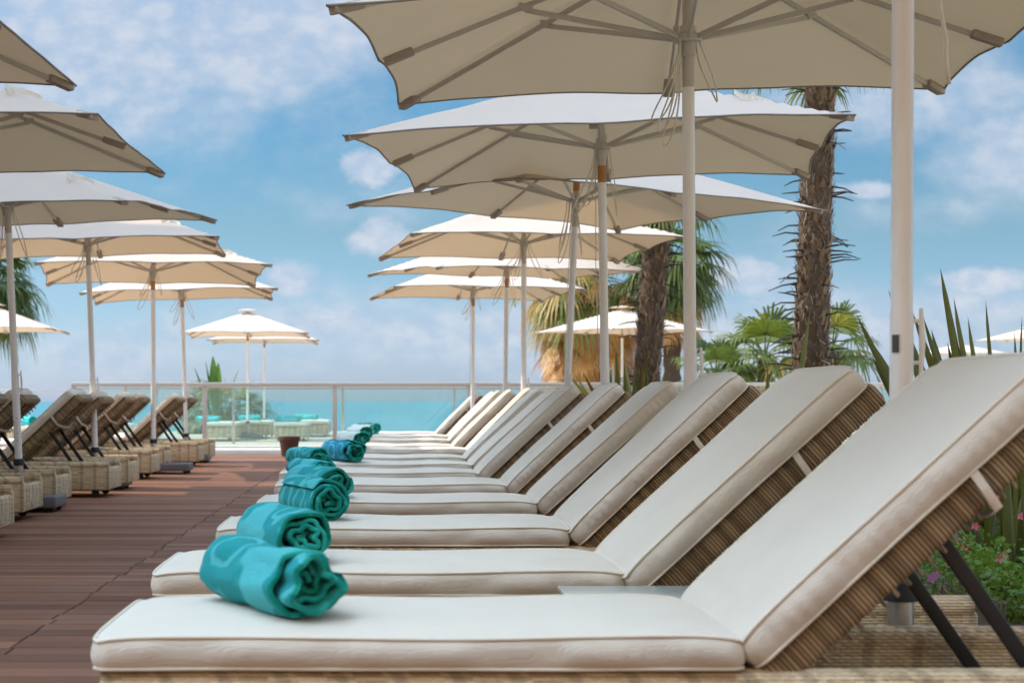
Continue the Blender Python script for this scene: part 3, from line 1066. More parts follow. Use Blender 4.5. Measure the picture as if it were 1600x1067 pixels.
def make_umbrella(name, base, tx, ty, hr, hc, rot, a, label, group, detail=True, vent=True, base_rz=0.0, seed=0, stand='castor', bdx=-0.06, wood=1):
    rr = random.Random(seed + 50)
    root = empty(name, base)
    tag(root, label, 'umbrella', group)
    ax = Vector((tx, ty, 1)).normalized()
    q = Vector((0, 0, 1)).rotation_difference(ax).to_matrix()
    Q = q @ rotm('Z', rot)
    z0 = 0.30
    O = Vector((0, 0, z0))

    def P(x, y, h):
        return O + Q @ Vector((x, y, h - z0))
    ha = hc + 0.50                       # apex
    slope = (ha - hc) / a

    # base: low grey slab on castors and sleeve
    Bz = rotm('Z', base_rz)
    mb = MB()
    mb.box((bdx, 0, 0.075), (0.74, 0.44, 0.085), Bz, r=0.012)
    mb.box((0.0, 0, 0.125), (0.30, 0.30, 0.03), Bz, r=0.01)
    b = mb.build('base', M['greyp'], root, angle=40)
    for sx in (bdx - 0.32, bdx + 0.32):
        for sy in (-0.16, 0.16):
            mb = MB()
            c = Bz @ Vector((sx, sy, 0.022))
            mb.tube([c + Vector((0, -0.012, 0)), c + Vector((0, 0.012, 0))], 0.022, 12)
            mb.box(c + Vector((0, 0, 0.012)), (0.035, 0.034, 0.012), r=0.003)
            mb.build('castor', M['rubber'], b, angle=40)
    mb = MB()
    mb.tube([(0, 0, 0.13), P(0, 0, 0.345)], 0.031, 18)
    mb.build('sleeve', M['steel'], root, angle=40)
    mb = MB()
    mb.lathe([(0.0, 0.335), (0.040, 0.335), (0.040, 0.375), (0.033, 0.385), (0.0, 0.385)], (0, 0, 0), 20)
    mb.v = [tuple(P(v[0], v[1], v[2])) for v in mb.v]
    mb.build('collar', M['rubber'], root, angle=40)
    # pole: thick lower tube, slightly thinner upper tube, wooden band
    wb = hr - 0.20
    mb = MB()
    mb.tube([P(0, 0, 0.33), P(0, 0, 1.02)], 0.0275, 24)
    mb.tube([P(0, 0, 1.02), P(0, 0, wb)], 0.0255, 24)
    pole = mb.build('pole', M['pole'], root, angle=40)
    mb = MB()
    if wood:
        w0_ = hr - 0.215 if wood == 1 else hr + 0.07
        mb.tube([P(0, 0, w0_), P(0, 0, w0_ + 0.10)], 0.0262, 20)
        mb.build('wooden_band', M['wood'], root, angle=40)
    mb = MB()
    mb.tube([P(0, 0, wb), P(0, 0, hr - 0.07)], 0.0245, 20)
    mb.build('pole_neck', M['rib'], root, angle=40)
    mb = MB()
    mb.tube([P(0, 0, hr - 0.07), P(0, 0, ha - 0.02)], 0.022, 18)
    mb.build('upper_pole', M['rib'], root, angle=40)
    # cleat, tag and bolt holes low on the pole
    if detail:
        mb = MB()
        for h0 in (0.90, 1.00):
            mb.tube([P(0.024, 0, h0), P(0.045, 0, h0)], 0.005, 8)
        mb.tube([P(0.045, 0, 0.87), P(0.048, 0, 0.95), P(0.045, 0, 1.03)], [0.005, 0.008, 0.005], 8)
        mb.build('cleat', M['pole'], root, angle=40)
        mb = MB()
        for k in range(4):
            mb.tube([P(0.010, -0.024, 0.52 + 0.055 * k), P(0.010, -0.0275, 0.52 + 0.055 * k)], 0.003, 8)
        mb.build('bolt_holes', M['tag'], root, angle=40)
    # hub / runner
    mb = MB()
    prof = [(0.0, -0.075), (0.030, -0.075), (0.032, -0.02), (0.058, -0.015), (0.060, 0.012), (0.034, 0.02), (0.032, 0.05), (0.0, 0.05)]
    mb.lathe(prof, (0, 0, hr), 20)
    m2 = MB()
    prof = [(0.0, 0.0), (0.050, 0.0), (0.050, 0.02), (0.03, 0.03), (0.0, 0.03)]
    m2.lathe(prof, (0, 0, ha - 0.075), 20)
    m2.v = [tuple(P(v[0], v[1], v[2])) for v in m2.v]
    m2.build('top_hub', M['rib'], root, angle=40)
    mb.v = [tuple(P(v[0], v[1], v[2])) for v in mb.v]
    mb.build('runner', M['rib'], root, angle=40)
    # ribs and struts
    dirs = []
    for k in range(8):
        an = k * PI / 4
        dd = Vector((math.cos(an), math.sin(an)))
        ln = a * math.sqrt(2) if k % 2 else a * 0.970
        dirs.append((dd, ln))

    def hplane(x, y):                    # height of the canopy surface (square pyramid)
        return ha - slope * max(abs(x), abs(y))
    for k, (dd, ln) in enumerate(dirs):
        mb = MB()
        e = dd * (ln - 0.05)
        s0 = dd * 0.045
        p0 = P(s0.x, s0.y, ha - 0.055)
        p1 = P(e.x, e.y, hplane(e.x, e.y) - 0.022)
        dv = (p1 - p0).normalized()
        sd_ = Q @ Vector((-dd.y, dd.x, 0))
        nn = dv.cross(sd_)
        Mx = Matrix((dv, sd_, nn)).transposed()
        mb.box((p0 + p1) / 2, ((p1 - p0).length, 0.013, 0.022), Mx, r=0.002)
        rb = mb.build('rib', M['rib'], root, angle=40)
        # fabric pocket at the rib end
        mb = MB()
        e2 = dd * (ln - 0.085)
        pc = P(e2.x, e2.y, hplane(e2.x, e2.y) - 0.020)
        mb.box(pc, (0.13, 0.048, 0.034), Mx, r=0.006)
        mb.build('rib_pocket', M['pocket'], rb, angle=40)
        # strut
        fr = 0.52 if k % 2 == 0 else 0.44
        w0 = dd * 0.05
        w1 = dd * (ln * fr)
        q0 = P(w0.x, w0.y, hr)
        q1 = P(w1.x, w1.y, hplane(w1.x, w1.y) - 0.045)
        dv = (q1 - q0).normalized()
        nn = dv.cross(sd_)
        Mx = Matrix((dv, sd_, nn)).transposed()
        mb = MB()
        mb.box((q0 + q1) / 2, ((q1 - q0).length, 0.013, 0.022), Mx, r=0.002)
        mb.box(q1 + (Q @ Vector((0, 0, 0.01))), (0.06, 0.026, 0.03), Mx, r=0.003)
        mb.build('strut', M['rib'], root, angle=40)
    # canopy
    mb = MB()
    N = 40
    vs = []
    for j in range(N + 1):
        for i in range(N + 1):
            u, v = -1 + 2 * i / N, -1 + 2 * j / N
            ru = max(abs(u), abs(v))
            # scalloped edge: drawn in between the eight rib ends
            t = 0.0
            if ru > 1e-6:
                t = min(abs(u), abs(v)) / ru
            pull = (0.030 * (1 - t ** 2.2) + 0.010 * math.sin(PI * t)) * ru ** 3
            x, y = u * a * (1 - pull), v * a * (1 - pull)
            h = hplane(x, y)
            sagm = math.sin(PI * t)      # zero on the ribs
            r_ = ru
            h += -0.022 * sagm * math.sin(PI * min(1, r_)) + 0.012 * sagm * r_ ** 4
            h += 0.007 * noise.noise(Vector((x * 3.1 + seed, y * 3.1, seed))) * min(1.0, r_ * 2)
            vs.append(P(x, y, h))
    w = N + 1
    mb.add(vs, [(j * w + i, j * w + i + 1, (j + 1) * w + i + 1, (j + 1) * w + i) for j in range(N) for i in range(N)])
    can = mb.build('canopy', M['canopy'], root, angle=None)
    per = [i for i in range(N)] + [N + j * w for j in range(N)] + [N * w + N - i for i in range(N)] + [(N - j) * w for j in range(N)]
    ed = [vs[i] for i in per]
    mb = MB()
    mb.tube(ed + [ed[0]], 0.0055, 6, False)
    mb.build('edge_binding', M['binding'], can)
    if vent:
        mb = MB()
        K = 10
        vv = []
        va = 0.20
        for j in range(K + 1):
            for i in range(K + 1):
                u, v = -1 + 2 * i / K, -1 + 2 * j / K
                x, y = u * va, v * va
                m_ = max(abs(u), abs(v))
                vv.append(P(x, y, ha + 0.055 - 0.25 * slope * va * m_ - 0.020 * m_ ** 2 + 0.004 * rr.uniform(-1, 1)))
        mb.add(vv, [(j * (K + 1) + i, j * (K + 1) + i + 1, (j + 1) * (K + 1) + i + 1, (j + 1) * (K + 1) + i) for j in range(K) for i in range(K)])
        mb.build('vent_cap', M['canopy'], can)
    # tie strap lying on the near panel and cords hanging from the runner
    if detail:
        mb = MB()
        sx = 0.62 * a
        sy = -0.62 * a
        pts = []
        for k in range(13):
            t = k / 12
            an = t * 2 * PI * 1.1
            x = sx + 0.10 * math.cos(an) * (1.2 - t)
            y = sy + 0.10 * math.sin(an) + 0.03 * t
            pts.append(P(x, y, hplane(x, y) + 0.012 + 0.018 * math.sin(an * 1.5) ** 2))
        for k in range(12):
            a0, b0 = pts[k], pts[k + 1]
            wv = Vector((0, 0, 1)) * 0.012
            mb.add([a0 - wv, b0 - wv, b0 + wv, a0 + wv], [(0, 1, 2, 3)])
        mb.build('tie_strap', M['strap'], can)
        for c_ in range(4):
            side = -1 if c_ < 3 else 1
            w_ = rr.uniform(0.05, 0.15) * side
            drop = rr.uniform(0.24, 0.46)
            yo = rr.uniform(-0.04, 0.02)
            mb = MB()
            pts = []
            for k in range(25):
                t = k / 24
                x = 0.03 * side + w_ * math.sin(PI * t) ** 1.2 + (0.01 * side * t)
                h = hr - 0.01 - drop * math.sin(PI * (t ** 0.8)) ** 0.85
                pts.append(P(x + 0.01 * math.sin(9 * t), yo - 0.02 * t, h))
            mb.tube(pts, 0.0034, 6)
            mb.build('cord', M['cord'], root)
        if seed in (2, 3, 6):
            mb = MB()
            mb.tube([P(-0.034, -0.01, hr - 0.02), P(-0.044, -0.012, (hr + 1) / 2), P(-0.036, -0.01, 1.0)], 0.0025, 6)
            mb.build('cord', M['cord'], root)
    return root


GU = 'cream parasols over the right row of loungers'
UM = [
    ('U1', (px(1407, 4.02), 4.02), -0.0 + 0.004, 0.0, 2.32, 2.26, -0.1, 1.30, 'nearest parasol of the right row, only its thick white pole in view'),
    ('U2', (1.276, 7.017), -0.015, -0.044, 2.297, 2.231, -0.101, 1.315, 'large parasol cut by the top of the photo, underside and ribs seen from below'),
    ('U3', (1.324, 10.047), -0.017, -0.014, 2.317, 2.252, -0.161, 1.313, 'second canopy of the right row, with a tie strap near its right corner'),
    ('U4', (1.365, 12.82), 0.043, -0.017, 2.326, 2.271, -1.102, 1.30, 'parasol with a leaning pole, turned so that its corner points at the camera'),
    ('U5', (1.325, 16.04), 0.002, 0.004, 2.31, 2.251, 0.116, 1.253, 'first warm lit parasol of the right row, golden underside'),
    ('U6', (1.364, 19.16), 0.013, -0.037, 2.305, 2.241, 0.30, 1.278, 'thin looking parasol between two others in the far right row, hanging cord on its pole'),
    ('U7', (1.20, 22.95), 0.006, 0.003, 2.307, 2.255, 0.132, 1.267, 'last and lowest parasol of the right row before the railing'),
]
for i, (nm, b, tx, ty, hr, hc, rot, a, lab) in enumerate(UM):
    make_umbrella('parasol', (b[0], b[1], 0), tx, ty, hr, hc, rot, a, lab, GU, seed=i, wood=(0, 0, 1, 2, 0, 1, 1)[i])
GL = 'cream parasols over the left row of loungers'
UL = [
    ((-2.64, 6.50), -0.02, -0.02, 2.25, 2.20, 0.0, 1.27, 'grey looking parasol corner highest at the left photo edge'),
    ((-2.62, 9.50), -0.02, -0.02, 2.25, 2.20, 0.0, 1.27, 'second parasol corner at the left photo edge, wide dark underside'),
    ((-2.687, 12.444), -0.033, -0.052, 2.237, 2.143, -0.134, 1.266, 'parasol of the left row whose pole leans at the left photo edge, dark underside'),
    ((-2.653, 15.528), -0.031, -0.026, 2.249, 2.191, 0.07, 1.231, 'left row parasol with golden underside and second pole from the left'),
    ((-2.572, 18.86), -0.007, 0.022, 2.262, 2.214, 0.148, 1.238, 'left row parasol with wide golden underside, third pole from the left'),
    ((-2.588, 22.114), -0.03, -0.009, 2.244, 2.176, 0.092, 1.222, 'farthest parasol of the left row, flat golden underside'),
]
for i, (b, tx, ty, hr, hc, rot, a, lab) in enumerate(UL):
    make_umbrella('parasol', (b[0], b[1], 0), tx, ty, hr, hc, rot, a, lab, GL, seed=10 + i, wood=(0, 0, 0, 0, 1, 1)[i], bdx=0.05 if i == 4 else -0.06)
UF = [
    ((px(387, 35.6), 35.6), 0.0, 0.0, 2.28, 2.19, 0.03, 1.30, 'small far parasol behind the glass with a peaked vent cap'),
    ((px(413, 40.5), 40.5), 0.0, 0.0, 2.30, 2.22, 0.05, 1.30, 'small far parasol half hidden below the peaked one'),
    ((px(972, 35.0), 35.0), 0.0, 0.0, 2.32, 2.22, 0.55, 1.32, 'white far parasol in front of the palms at the right'),
    ((px(-9, 33.7), 33.7), 0.0, 0.0, 2.28, 2.20, 0.03, 1.30, 'far parasol at the left photo edge in front of a dark palm'),
    ((px(1500, 78), 78), 0.0, 0.0, 2.6, 2.95, 0.3, 1.6, 'faint distant parasol at the far right behind the spiky leaves'),
    ((px(1602, 70), 70), 0.0, 0.0, 3.4, 3.3, 0.2, 1.5, 'faint distant parasol at the right photo edge'),
]
for i, (b, tx, ty, hr, hc, rot, a, lab) in enumerate(UF):
    make_umbrella('parasol', (b[0], b[1], 0 if b[1] < 50 else 0.0), tx, ty, hr, hc, rot, a, lab, 'distant parasols', detail=False, seed=20 + i, stand='small')

# black tag on the nearest pole and the strap hanging from the nearest canopy
p1 = [o for o in bpy.data.objects if o.get('label') == UM[0][8]][0]
mb = MB()
mb.box((-0.0185, -0.0215, 0.945), (0.016, 0.003, 0.042), rotm('Z', R(-42)))
mb.build('black_tag', M['tag'], p1, smooth=False)
mb = MB()
pts = [(0.86, 1.22, 2.20), (0.80, 1.24, 2.05), (0.82, 1.25, 1.93), (0.855, 1.25, 1.84), (0.842, 1.25, 1.80)]
Dm = 5.25
base = Vector((px(1407, 4.02), 4.02, 0))
pp_ = [Vector((px(x_, Dm), Dm, pz(y_, Dm))) - base for x_, y_ in ((1468, -60), (1465, -20), (1470, 20), (1478, 60), (1478, 95), (1483, 132))]
mb.tube(pp_, 0.007, 8, True, 0.6)
mb.build('hanging_strap', M['strap'], p1)

# ------------------------------------------------------------------ side table between the first two loungers
st = empty('side_table', (0.61, 4.11, 0))
tag(st, 'low wicker side table with pale glass top between the two nearest loungers', 'side table')
mb = MB()
mb.box((0, 0, 0.335), (0.34, 0.36, 0.012), r=0.004)
mb.build('glass_top', M['tabletop'], st, angle=40)
mb = MB()
mb.box((0, 0, 0.175), (0.32, 0.34, 0.305), r=0.015)
mb.build('wicker_body', M['weave'], st, angle=40)

# ------------------------------------------------------------------ flower pot
fp = empty('flower_pot', (px(452, 24.7), 24.7, 0))
tag(fp, 'empty brown terracotta flower pot standing before the glass railing', 'flower pot')
mb = MB()
mb.lathe([(0.0, 0.0), (0.105, 0.0), (0.112, 0.01), (0.145, 0.23), (0.138, 0.232), (0.12, 0.06), (0.0, 0.05)], n=32)
mb.build('body', M['terracotta'], fp, angle=40)
mb = MB()
mb.lathe([(0.146, 0.225), (0.158, 0.23), (0.163, 0.285), (0.157, 0.292), (0.143, 0.290), (0.140, 0.235)], n=32)
mb.build('rim', M['terracotta'], fp, angle=40)


# ------------------------------------------------------------------ railings
def railing(name, label, D, xs, z_top, rail_h, m_rail, m_post, m_glass_, z0=0.06, post_w=0.07, glass_top=None, x_end=None):
    root = empty(name, (0, D, 0))
    tag(root, label, 'railing')
    mb = MB()
    mb.box(((xs[0] + xs[-1]) / 2, 0, z_top - rail_h / 2), (xs[-1] - xs[0] + post_w, 0.07, rail_h), r=0.008)
    mb.build('handrail', m_rail, root, angle=40)
    for x in xs:
        mb = MB()
        mb.box((x, 0, (z0 + z_top - rail_h) / 2), (post_w, 0.045, z_top - rail_h - z0 - 0.004), r=0.004)
        mb.build('post', m_post, root, angle=40)
    for a, b in (zip(xs[:-1], xs[1:]) if m_glass_ else ()):
        mb = MB()
        gt = glass_top or (z_top - rail_h - 0.03)
        mb.box(((a + b) / 2, 0, (z0 + 0.04 + gt) / 2), (b - a - post_w - 0.02, 0.010, gt - z0 - 0.04))
        mb.build('glass_pane', m_glass_, root, smooth=False)
        mb = MB()
        mb.box(((a + b) / 2, 0, gt + 0.004), (b - a - post_w - 0.01, 0.022, 0.012))
        mb.box(((a + b) / 2, 0, z0 + 0.035), (b - a - post_w - 0.01, 0.022, 0.016))
        mb.build('clamp_bar', m_rail, root, smooth=False)
    return root


railing('glass_railing', 'taupe framed glass railing across the end of the deck', 26.0, [-4.78, -2.76, -0.757, 1.31, 3.33, 5.35, 7.37, 9.39, 11.4], 1.09, 0.062, M['taupe'], M['taupe'], M['glass'])
railing('glass_railing', 'thinner glass railing on the terrace behind the taupe one', 32.0, [-4.9, -2.85, -0.78, 1.33, 3.4, 5.5, 7.6, 9.7, 11.8, 13.9], 1.10, 0.035, M['steel'], M['steel'], M['glass2'], z0=0.0, post_w=0.05)
railing('glass_railing', 'distant thin railing at the left photo edge above the sea', 44.6, [-14.8, -12.6, -10.4, -8.2, -6.0], 1.105, 0.03, M['steel'], M['steel'], None, z0=0.0, post_w=0.04)


# ------------------------------------------------------------------ plants
def fan_leaf(mb, hub, d, up, size, n=24, spread=105, droop=0.35, rr=rnd, w=0.033):
    d = d.normalized()
    side = d.cross(up)
    if side.length < 1e-4:
        side = d.orthogonal()
    side.normalize()
    up2 = side.cross(d).normalized()
    t0 = mb.tint
    for i in range(n):
        a = R(-spread + 2 * spread * (i + 0.5) / n + rr.uniform(-2, 2))
        L = size * (1 - 0.22 * abs(a) / R(spread)) * rr.uniform(0.85, 1.05)
        dir_ = d * math.cos(a) + side * math.sin(a)
        sw = (dir_.cross(up2)).normalized()
        ww = w * size
        dr = droop * rr.uniform(0.6, 1.5)
        p0 = hub
        cup = 0.12 * size
        p1 = hub + dir_ * L * 0.45 + up2 * cup * 0.3 - Vector((0, 0, 1)) * L * dr * 0.08
        p2 = hub + dir_ * L * 0.78 - Vector((0, 0, 1)) * L * dr * 0.42
        p3 = hub + dir_ * L * 0.95 - Vector((0, 0, 1)) * L * dr * 1.0
        mb.tint = min(1, max(0, t0 + rr.uniform(-0.15, 0.15)))
        mb.add([p0 - sw * ww * 0.15, p0 + sw * ww * 0.15, p1 + sw * ww, p1 - sw * ww, p2 + sw * ww * 0.6, p2 - sw * ww * 0.6, p3], [(0, 1, 2, 3), (3, 2, 4, 5), (5, 4, 6)])
    mb.tint = t0


def palm(loc, H, r0, r1, lean, label, group, n_green=26, n_dead=0, leaf=0.95, pet=0.8, skirt=0.0, spikes=0, seed=1, crown_up=(10, 115), dead_th=(128, 160), bark=True, tintbase=0.45):
    rr = random.Random(seed)
    root = empty('palm_tree', loc)
    tag(root, label, 'palm tree', group)
    top = Vector((lean[0], lean[1], H))

    def C(t):
        return Vector((lean[0] * (t ** 1.3), lean[1] * (t ** 1.3), H * t))
    mb = MB()
    n = 40
    mb.tube([C(i / n) for i in range(n + 1)], [(r0 + (r1 - r0) * (i / n)) * (1 + 0.07 * math.sin(i * 1.9) + rr.uniform(-0.05, 0.05)) for i in range(n + 1)], 16)
    mb.build('trunk', M['trunk'], root)
    if bark:
        mb = MB()
        rows = int(H / 0.048)
        for j in range(rows):
            t = (j + 0.5) / rows
            c = C(t)
            rad = r0 + (r1 - r0) * t
            for k in range(12):
                a = 2 * PI * (k + 0.5 * (j % 2)) / 12 + rr.uniform(-0.3, 0.3)
                o = Vector((math.cos(a), math.sin(a), 0))
                s_ = Vector((-o.y, o.x, 0))
                w = rr.uniform(0.008, 0.03)
                l = rr.uniform(0.04, 0.15)
                ou = rr.uniform(0.0, 0.055)
                mb.tint = rr.random() ** 1.6
                b0 = c + o * rad * 0.96
                b1 = c + o * (rad + ou * 0.6) + Vector((0, 0, l * 0.6))
                b2 = c + o * (rad + ou) + Vector((0, 0, l)) + s_ * rr.uniform(-0.03, 0.03)
                mb.add([b0 - s_ * w, b0 + s_ * w, b1 + s_ * w * 0.7, b1 - s_ * w * 0.7, b2], [(0, 1, 2, 3), (3, 2, 4)])
            for k in range(34):          # hanging fibres
                a = rr.uniform(0, 2 * PI)
                o = Vector((math.cos(a), math.sin(a), 0))
                s_ = Vector((-o.y, o.x, 0))
                b0 = c + o * rad * 1.02 + Vector((0, 0, rr.uniform(-.03, .03)))
                l = rr.uniform(-0.10, 0.13)
                b1 = b0 + o * rr.uniform(0.0, 0.05) - Vector((0, 0, l)) + s_ * rr.uniform(-0.07, 0.07)
                mb.tint = rr.random()
                mb.add([b0 - s_ * 0.004, b0 + s_ * 0.004, b1], [(0, 1, 2)])
        mb.cur = 1
        for k in range(spikes):
            mb.tint = 0.1
            t = rr.uniform(0.08, 0.97)
            a = rr.choice([rr.uniform(-0.6, 0.6), PI + rr.uniform(-0.6, 0.6), rr.uniform(0, 6.28)])
            o = Vector((math.cos(a), math.sin(a), 0))
            rad = r0 + (r1 - r0) * t
            l = rr.uniform(0.09, 0.24)
            up_ = rr.uniform(-0.7, 0.6)
            b0 = C(t) + o * rad * 0.9
            mb.tube([b0, b0 + o * (l * 0.5 + 0.02) + Vector((0, 0, l * 0.25 * up_)), b0 + o * (l + 0.02) + Vector((0, 0, l * (0.8 * up_ - 0.25 * (up_ > 0))))], [0.009, 0.0065, 0.0035], 5)
        mb.build('bark_scales', [M['scale'], M['spike']], root, smooth=False)
    hubc = C(1.0)
    if n_green:
        mb = MB()
        for k in range(n_green):
            az = k * 2.39996 + rr.uniform(-0.3, 0.3)
            th = R(crown_up[0] + (crown_up[1] - crown_up[0]) * ((k + 0.5) / n_green) ** 0.75)
            d = Vector((math.cos(az) * math.sin(th), math.sin(az) * math.sin(th), math.cos(th)))
            pl = pet * rr.uniform(0.8, 1.15)
            mid = hubc + d * pl * 0.55
            e = hubc + d * pl + Vector((0, 0, -0.12 * pl * math.sin(th)))
            mb.tint = 0.3
            mb.tube([hubc, mid, e], [0.018, 0.013, 0.009], 5, False)
            mb.tint = min(0.98, max(0.0, tintbase + rr.uniform(-0.4, 0.4)))
            dd = (d + Vector((0, 0, -0.25 * math.sin(th)))).normalized()
            fan_leaf(mb, e, dd, Vector((0, 0, 1)) if abs(dd.z) < 0.95 else Vector((0, 1, 0)), leaf * rr.uniform(0.85, 1.1), n=26, droop=0.30 + 0.5 * th / PI, rr=rr)
        mb.build('crown', M['frond'], root, smooth=False)
    if n_dead:
        mb = MB()
        for k in range(n_dead):
            az = k * 2.39996 + rr.uniform(-0.4, 0.4)
            f = (k + 0.5) / n_dead
            z = -skirt * f
            th = R(rr.uniform(*dead_th))
            d = Vector((math.cos(az) * math.sin(th), math.sin(az) * math.sin(th), math.cos(th)))
            b = hubc + Vector((0, 0, z)) + Vector((math.cos(az), math.sin(az), 0)) * r1
            pl = pet * rr.uniform(0.5, 1.0) * (1 - 0.25 * f)
            e = b + d * pl
            mb.tint = rr.random()
            mb.tube([b, e], [0.014, 0.008], 4, False)
            dd = (d + Vector((0, 0, -0.9))).normalized()
            fan_leaf(mb, e, dd, Vector((math.cos(az), math.sin(az), 0.3)), leaf * rr.uniform(0.65, 0.95) * (1 - 0.25 * f), n=15, spread=42, droop=0.2, rr=rr, w=0.02)
        mb.build('dead_fronds', M['dead'], root, smooth=False)
    return root


# tall palm right of the second canopy
D = 14.0
palm((px(1262, D), D, 0.0), pz(92, D), 0.150, 0.115, (px(1284, D) - px(1262, D), 0), 'tall bare palm trunk bristling with dark spikes, right of the parasols', 'palm trees by the deck', n_green=12, n_dead=0, leaf=0.45, pet=0.40, skirt=0.12, spikes=115, seed=3, crown_up=(5, 100))
# leaning palm whose crown hangs behind the canopies
D = 18.0
palm((px(1003, D), D, 0.0), pz(318, D), 0.14, 0.135, (px(1032, D) - px(1003, D), 0), 'palm with shaggy brown trunk rising before the far white parasol', 'palm trees by the deck', n_green=16, n_dead=0, leaf=0.5, pet=0.34, skirt=0.25, spikes=50, seed=5, crown_up=(20, 100), tintbase=0.7)
# palms with orange skirts, far behind the white parasol
D = 38.5
palm((px(922, D), D, -0.1), pz(425, D), 0.24, 0.2, (0, 0), 'palm wrapped in a thick skirt of dry orange fronds', 'palm trees behind the terrace', n_green=30, n_dead=340, leaf=1.0, pet=1.15, skirt=2.0, seed=8, crown_up=(25, 125), dead_th=(92, 160), bark=False, tintbase=0.75)
D = 37.0
palm((px(1050, D), D, -0.1), pz(398, D), 0.2, 0.18, (0.0, 0), 'palm with dark green drooping fans right of the shaggy brown trunk', 'palm trees behind the terrace', n_green=30, n_dead=40, leaf=0.92, pet=0.62, skirt=1.5, seed=9, crown_up=(25, 145), bark=False, tintbase=0.3)
# low young palms beyond the railing
for (xp, yp, D, sd_, lab, lf, tb) in ((1195, 560, 28.5, 11, 'low young palm with yellow green fans left of the tall trunk', 0.78, 0.65), (1300, 548, 29.2, 12, 'low young palm with broad green fan right of the tall trunk', 0.72, 0.5),
                                  (1118, 590, 28.0, 13, 'small dark green palm right of the thick white pole base', 0.5, 0.25)):
    palm((px(xp, D), D, 0.0), max(0.3, pz(yp, D)), 0.14, 0.12, (0, 0), lab, 'young palms beyond the railing', n_green=13, n_dead=5, leaf=lf, pet=0.5, skirt=0.3, seed=sd_, crown_up=(5, 110), bark=False, tintbase=tb)
D = 39.0
palm((px(-18, D), D, 0.0), pz(440, D), 0.2, 0.17, (0, 0), 'dark drooping palm crown at the left photo edge', 'distant palms', n_green=44, n_dead=14, leaf=0.95, pet=0.7, skirt=0.5, seed=15, crown_up=(10, 155), bark=False, tintbase=0.15)
D = 42.0
palm((px(350, D), D, -0.6), 1.05, 0.18, 0.15, (0.0, 0), 'low palm thicket blurred behind the two glass railings', 'distant palms', n_green=34, n_dead=10, leaf=0.8, pet=0.8, skirt=0.4, seed=16, crown_up=(30, 120), bark=False, tintbase=0.5)


def broad_leaf(mb, base, d, L, w, bend, rr):
    side = d.cross(Vector((0, 0, 1)))
    if side.length < 0.05:
        side = Vector((1, 0, 0))
    side.normalize()
    vs = []
    N = 9
    for i in range(N + 1):
        t = i / N
        c = base + d * L * t - Vector((0, 0, 1)) * bend * L * t * t + Vector((d.x, d.y, 0)) * bend * 0.6 * L * t * t
        ww = w * math.sin(PI * min(1, (t * 0.9 + 0.08))) ** 0.8
        vs += [c - side * ww + Vector((0, 0, 0.3 * ww)), c, c + side * ww + Vector((0, 0, 0.3 * ww))]
    mb.add(vs, [q for i in range(N) for q in ((i * 3, i * 3 + 1, i * 3 + 4, i * 3 + 3), (i * 3 + 1, i * 3 + 2, i * 3 + 5, i * 3 + 4))])


D = 38.5
o = empty('banana_plant', (px(338, D), D, 0))
tag(o, 'broad green leaves sticking up just above the glass railing', 'plant')
mb = MB()
rr = random.Random(4)
for (xa, ya, L_, w_) in ((305, 572, 0.75, .10), (322, 562, .9, .11), (333, 556, 1.05, .12), (341, 566, .9, .10), (372, 574, .85, .07), (352, 590, .7, .08), (310, 585, .6, .09), (362, 590, .6, .08), (325, 580, .8, .12)):
    tip = Vector((px(xa, D) - px(338, D), 0, pz(ya, D)))
    b_ = Vector((tip.x * 0.25, rr.uniform(-.1, .1), 0.45))
    mb.tint = rr.random()
    broad_leaf(mb, b_, (tip - b_).normalized(), (tip - b_).length * 1.04, w_, 0.05, rr)
mb.build('leaves', M['banana'], o)
mb = MB()
mb.tube([(0, 0, 0), (0, 0, 0.5)], [0.09, 0.06], 10)
mb.build('stem', M['stem'], o)


def sword(mb, base, tip, w, rr, bend=0.0):
    base, tip = Vector(base), Vector(tip)
    d = tip - base
    L = d.length
    d.normalize()
    hz = Vector((1, 0, 0)) if abs(d.x) < 0.9 else Vector((0, 1, 0))
    a = rr.uniform(-0.55, 0.55)
    side = d.cross(Vector((math.sin(a), math.cos(a), 0)))
    if side.length < 1e-3: side = Vector((1, 0, 0))
    side.normalize()
    fold = side.cross(d).normalized()
    vs = []
    N = 10
    for i in range(N + 1):
        t = i / N
        c = base + (tip - base) * t + Vector((d.x, d.y, 0)) * (-bend * L * math.sin(PI * t)) + Vector((0, 0, bend * L * 0.5 * math.sin(PI * t)))
        ww = w * (0.55 + 1.5 * t if t < 0.3 else 1.0) * (1 - max(0, t - 0.3) / 0.7) ** 0.5 * 0.5
        vs += [c - side * ww + fold * ww * 0.45, c, c + side * ww + fold * ww * 0.45]
    mb.add(vs, [q for i in range(N) for q in ((i * 3, i * 3 + 1, i * 3 + 4, i * 3 + 3), (i * 3 + 1, i * 3 + 2, i * 3 + 5, i * 3 + 4))])


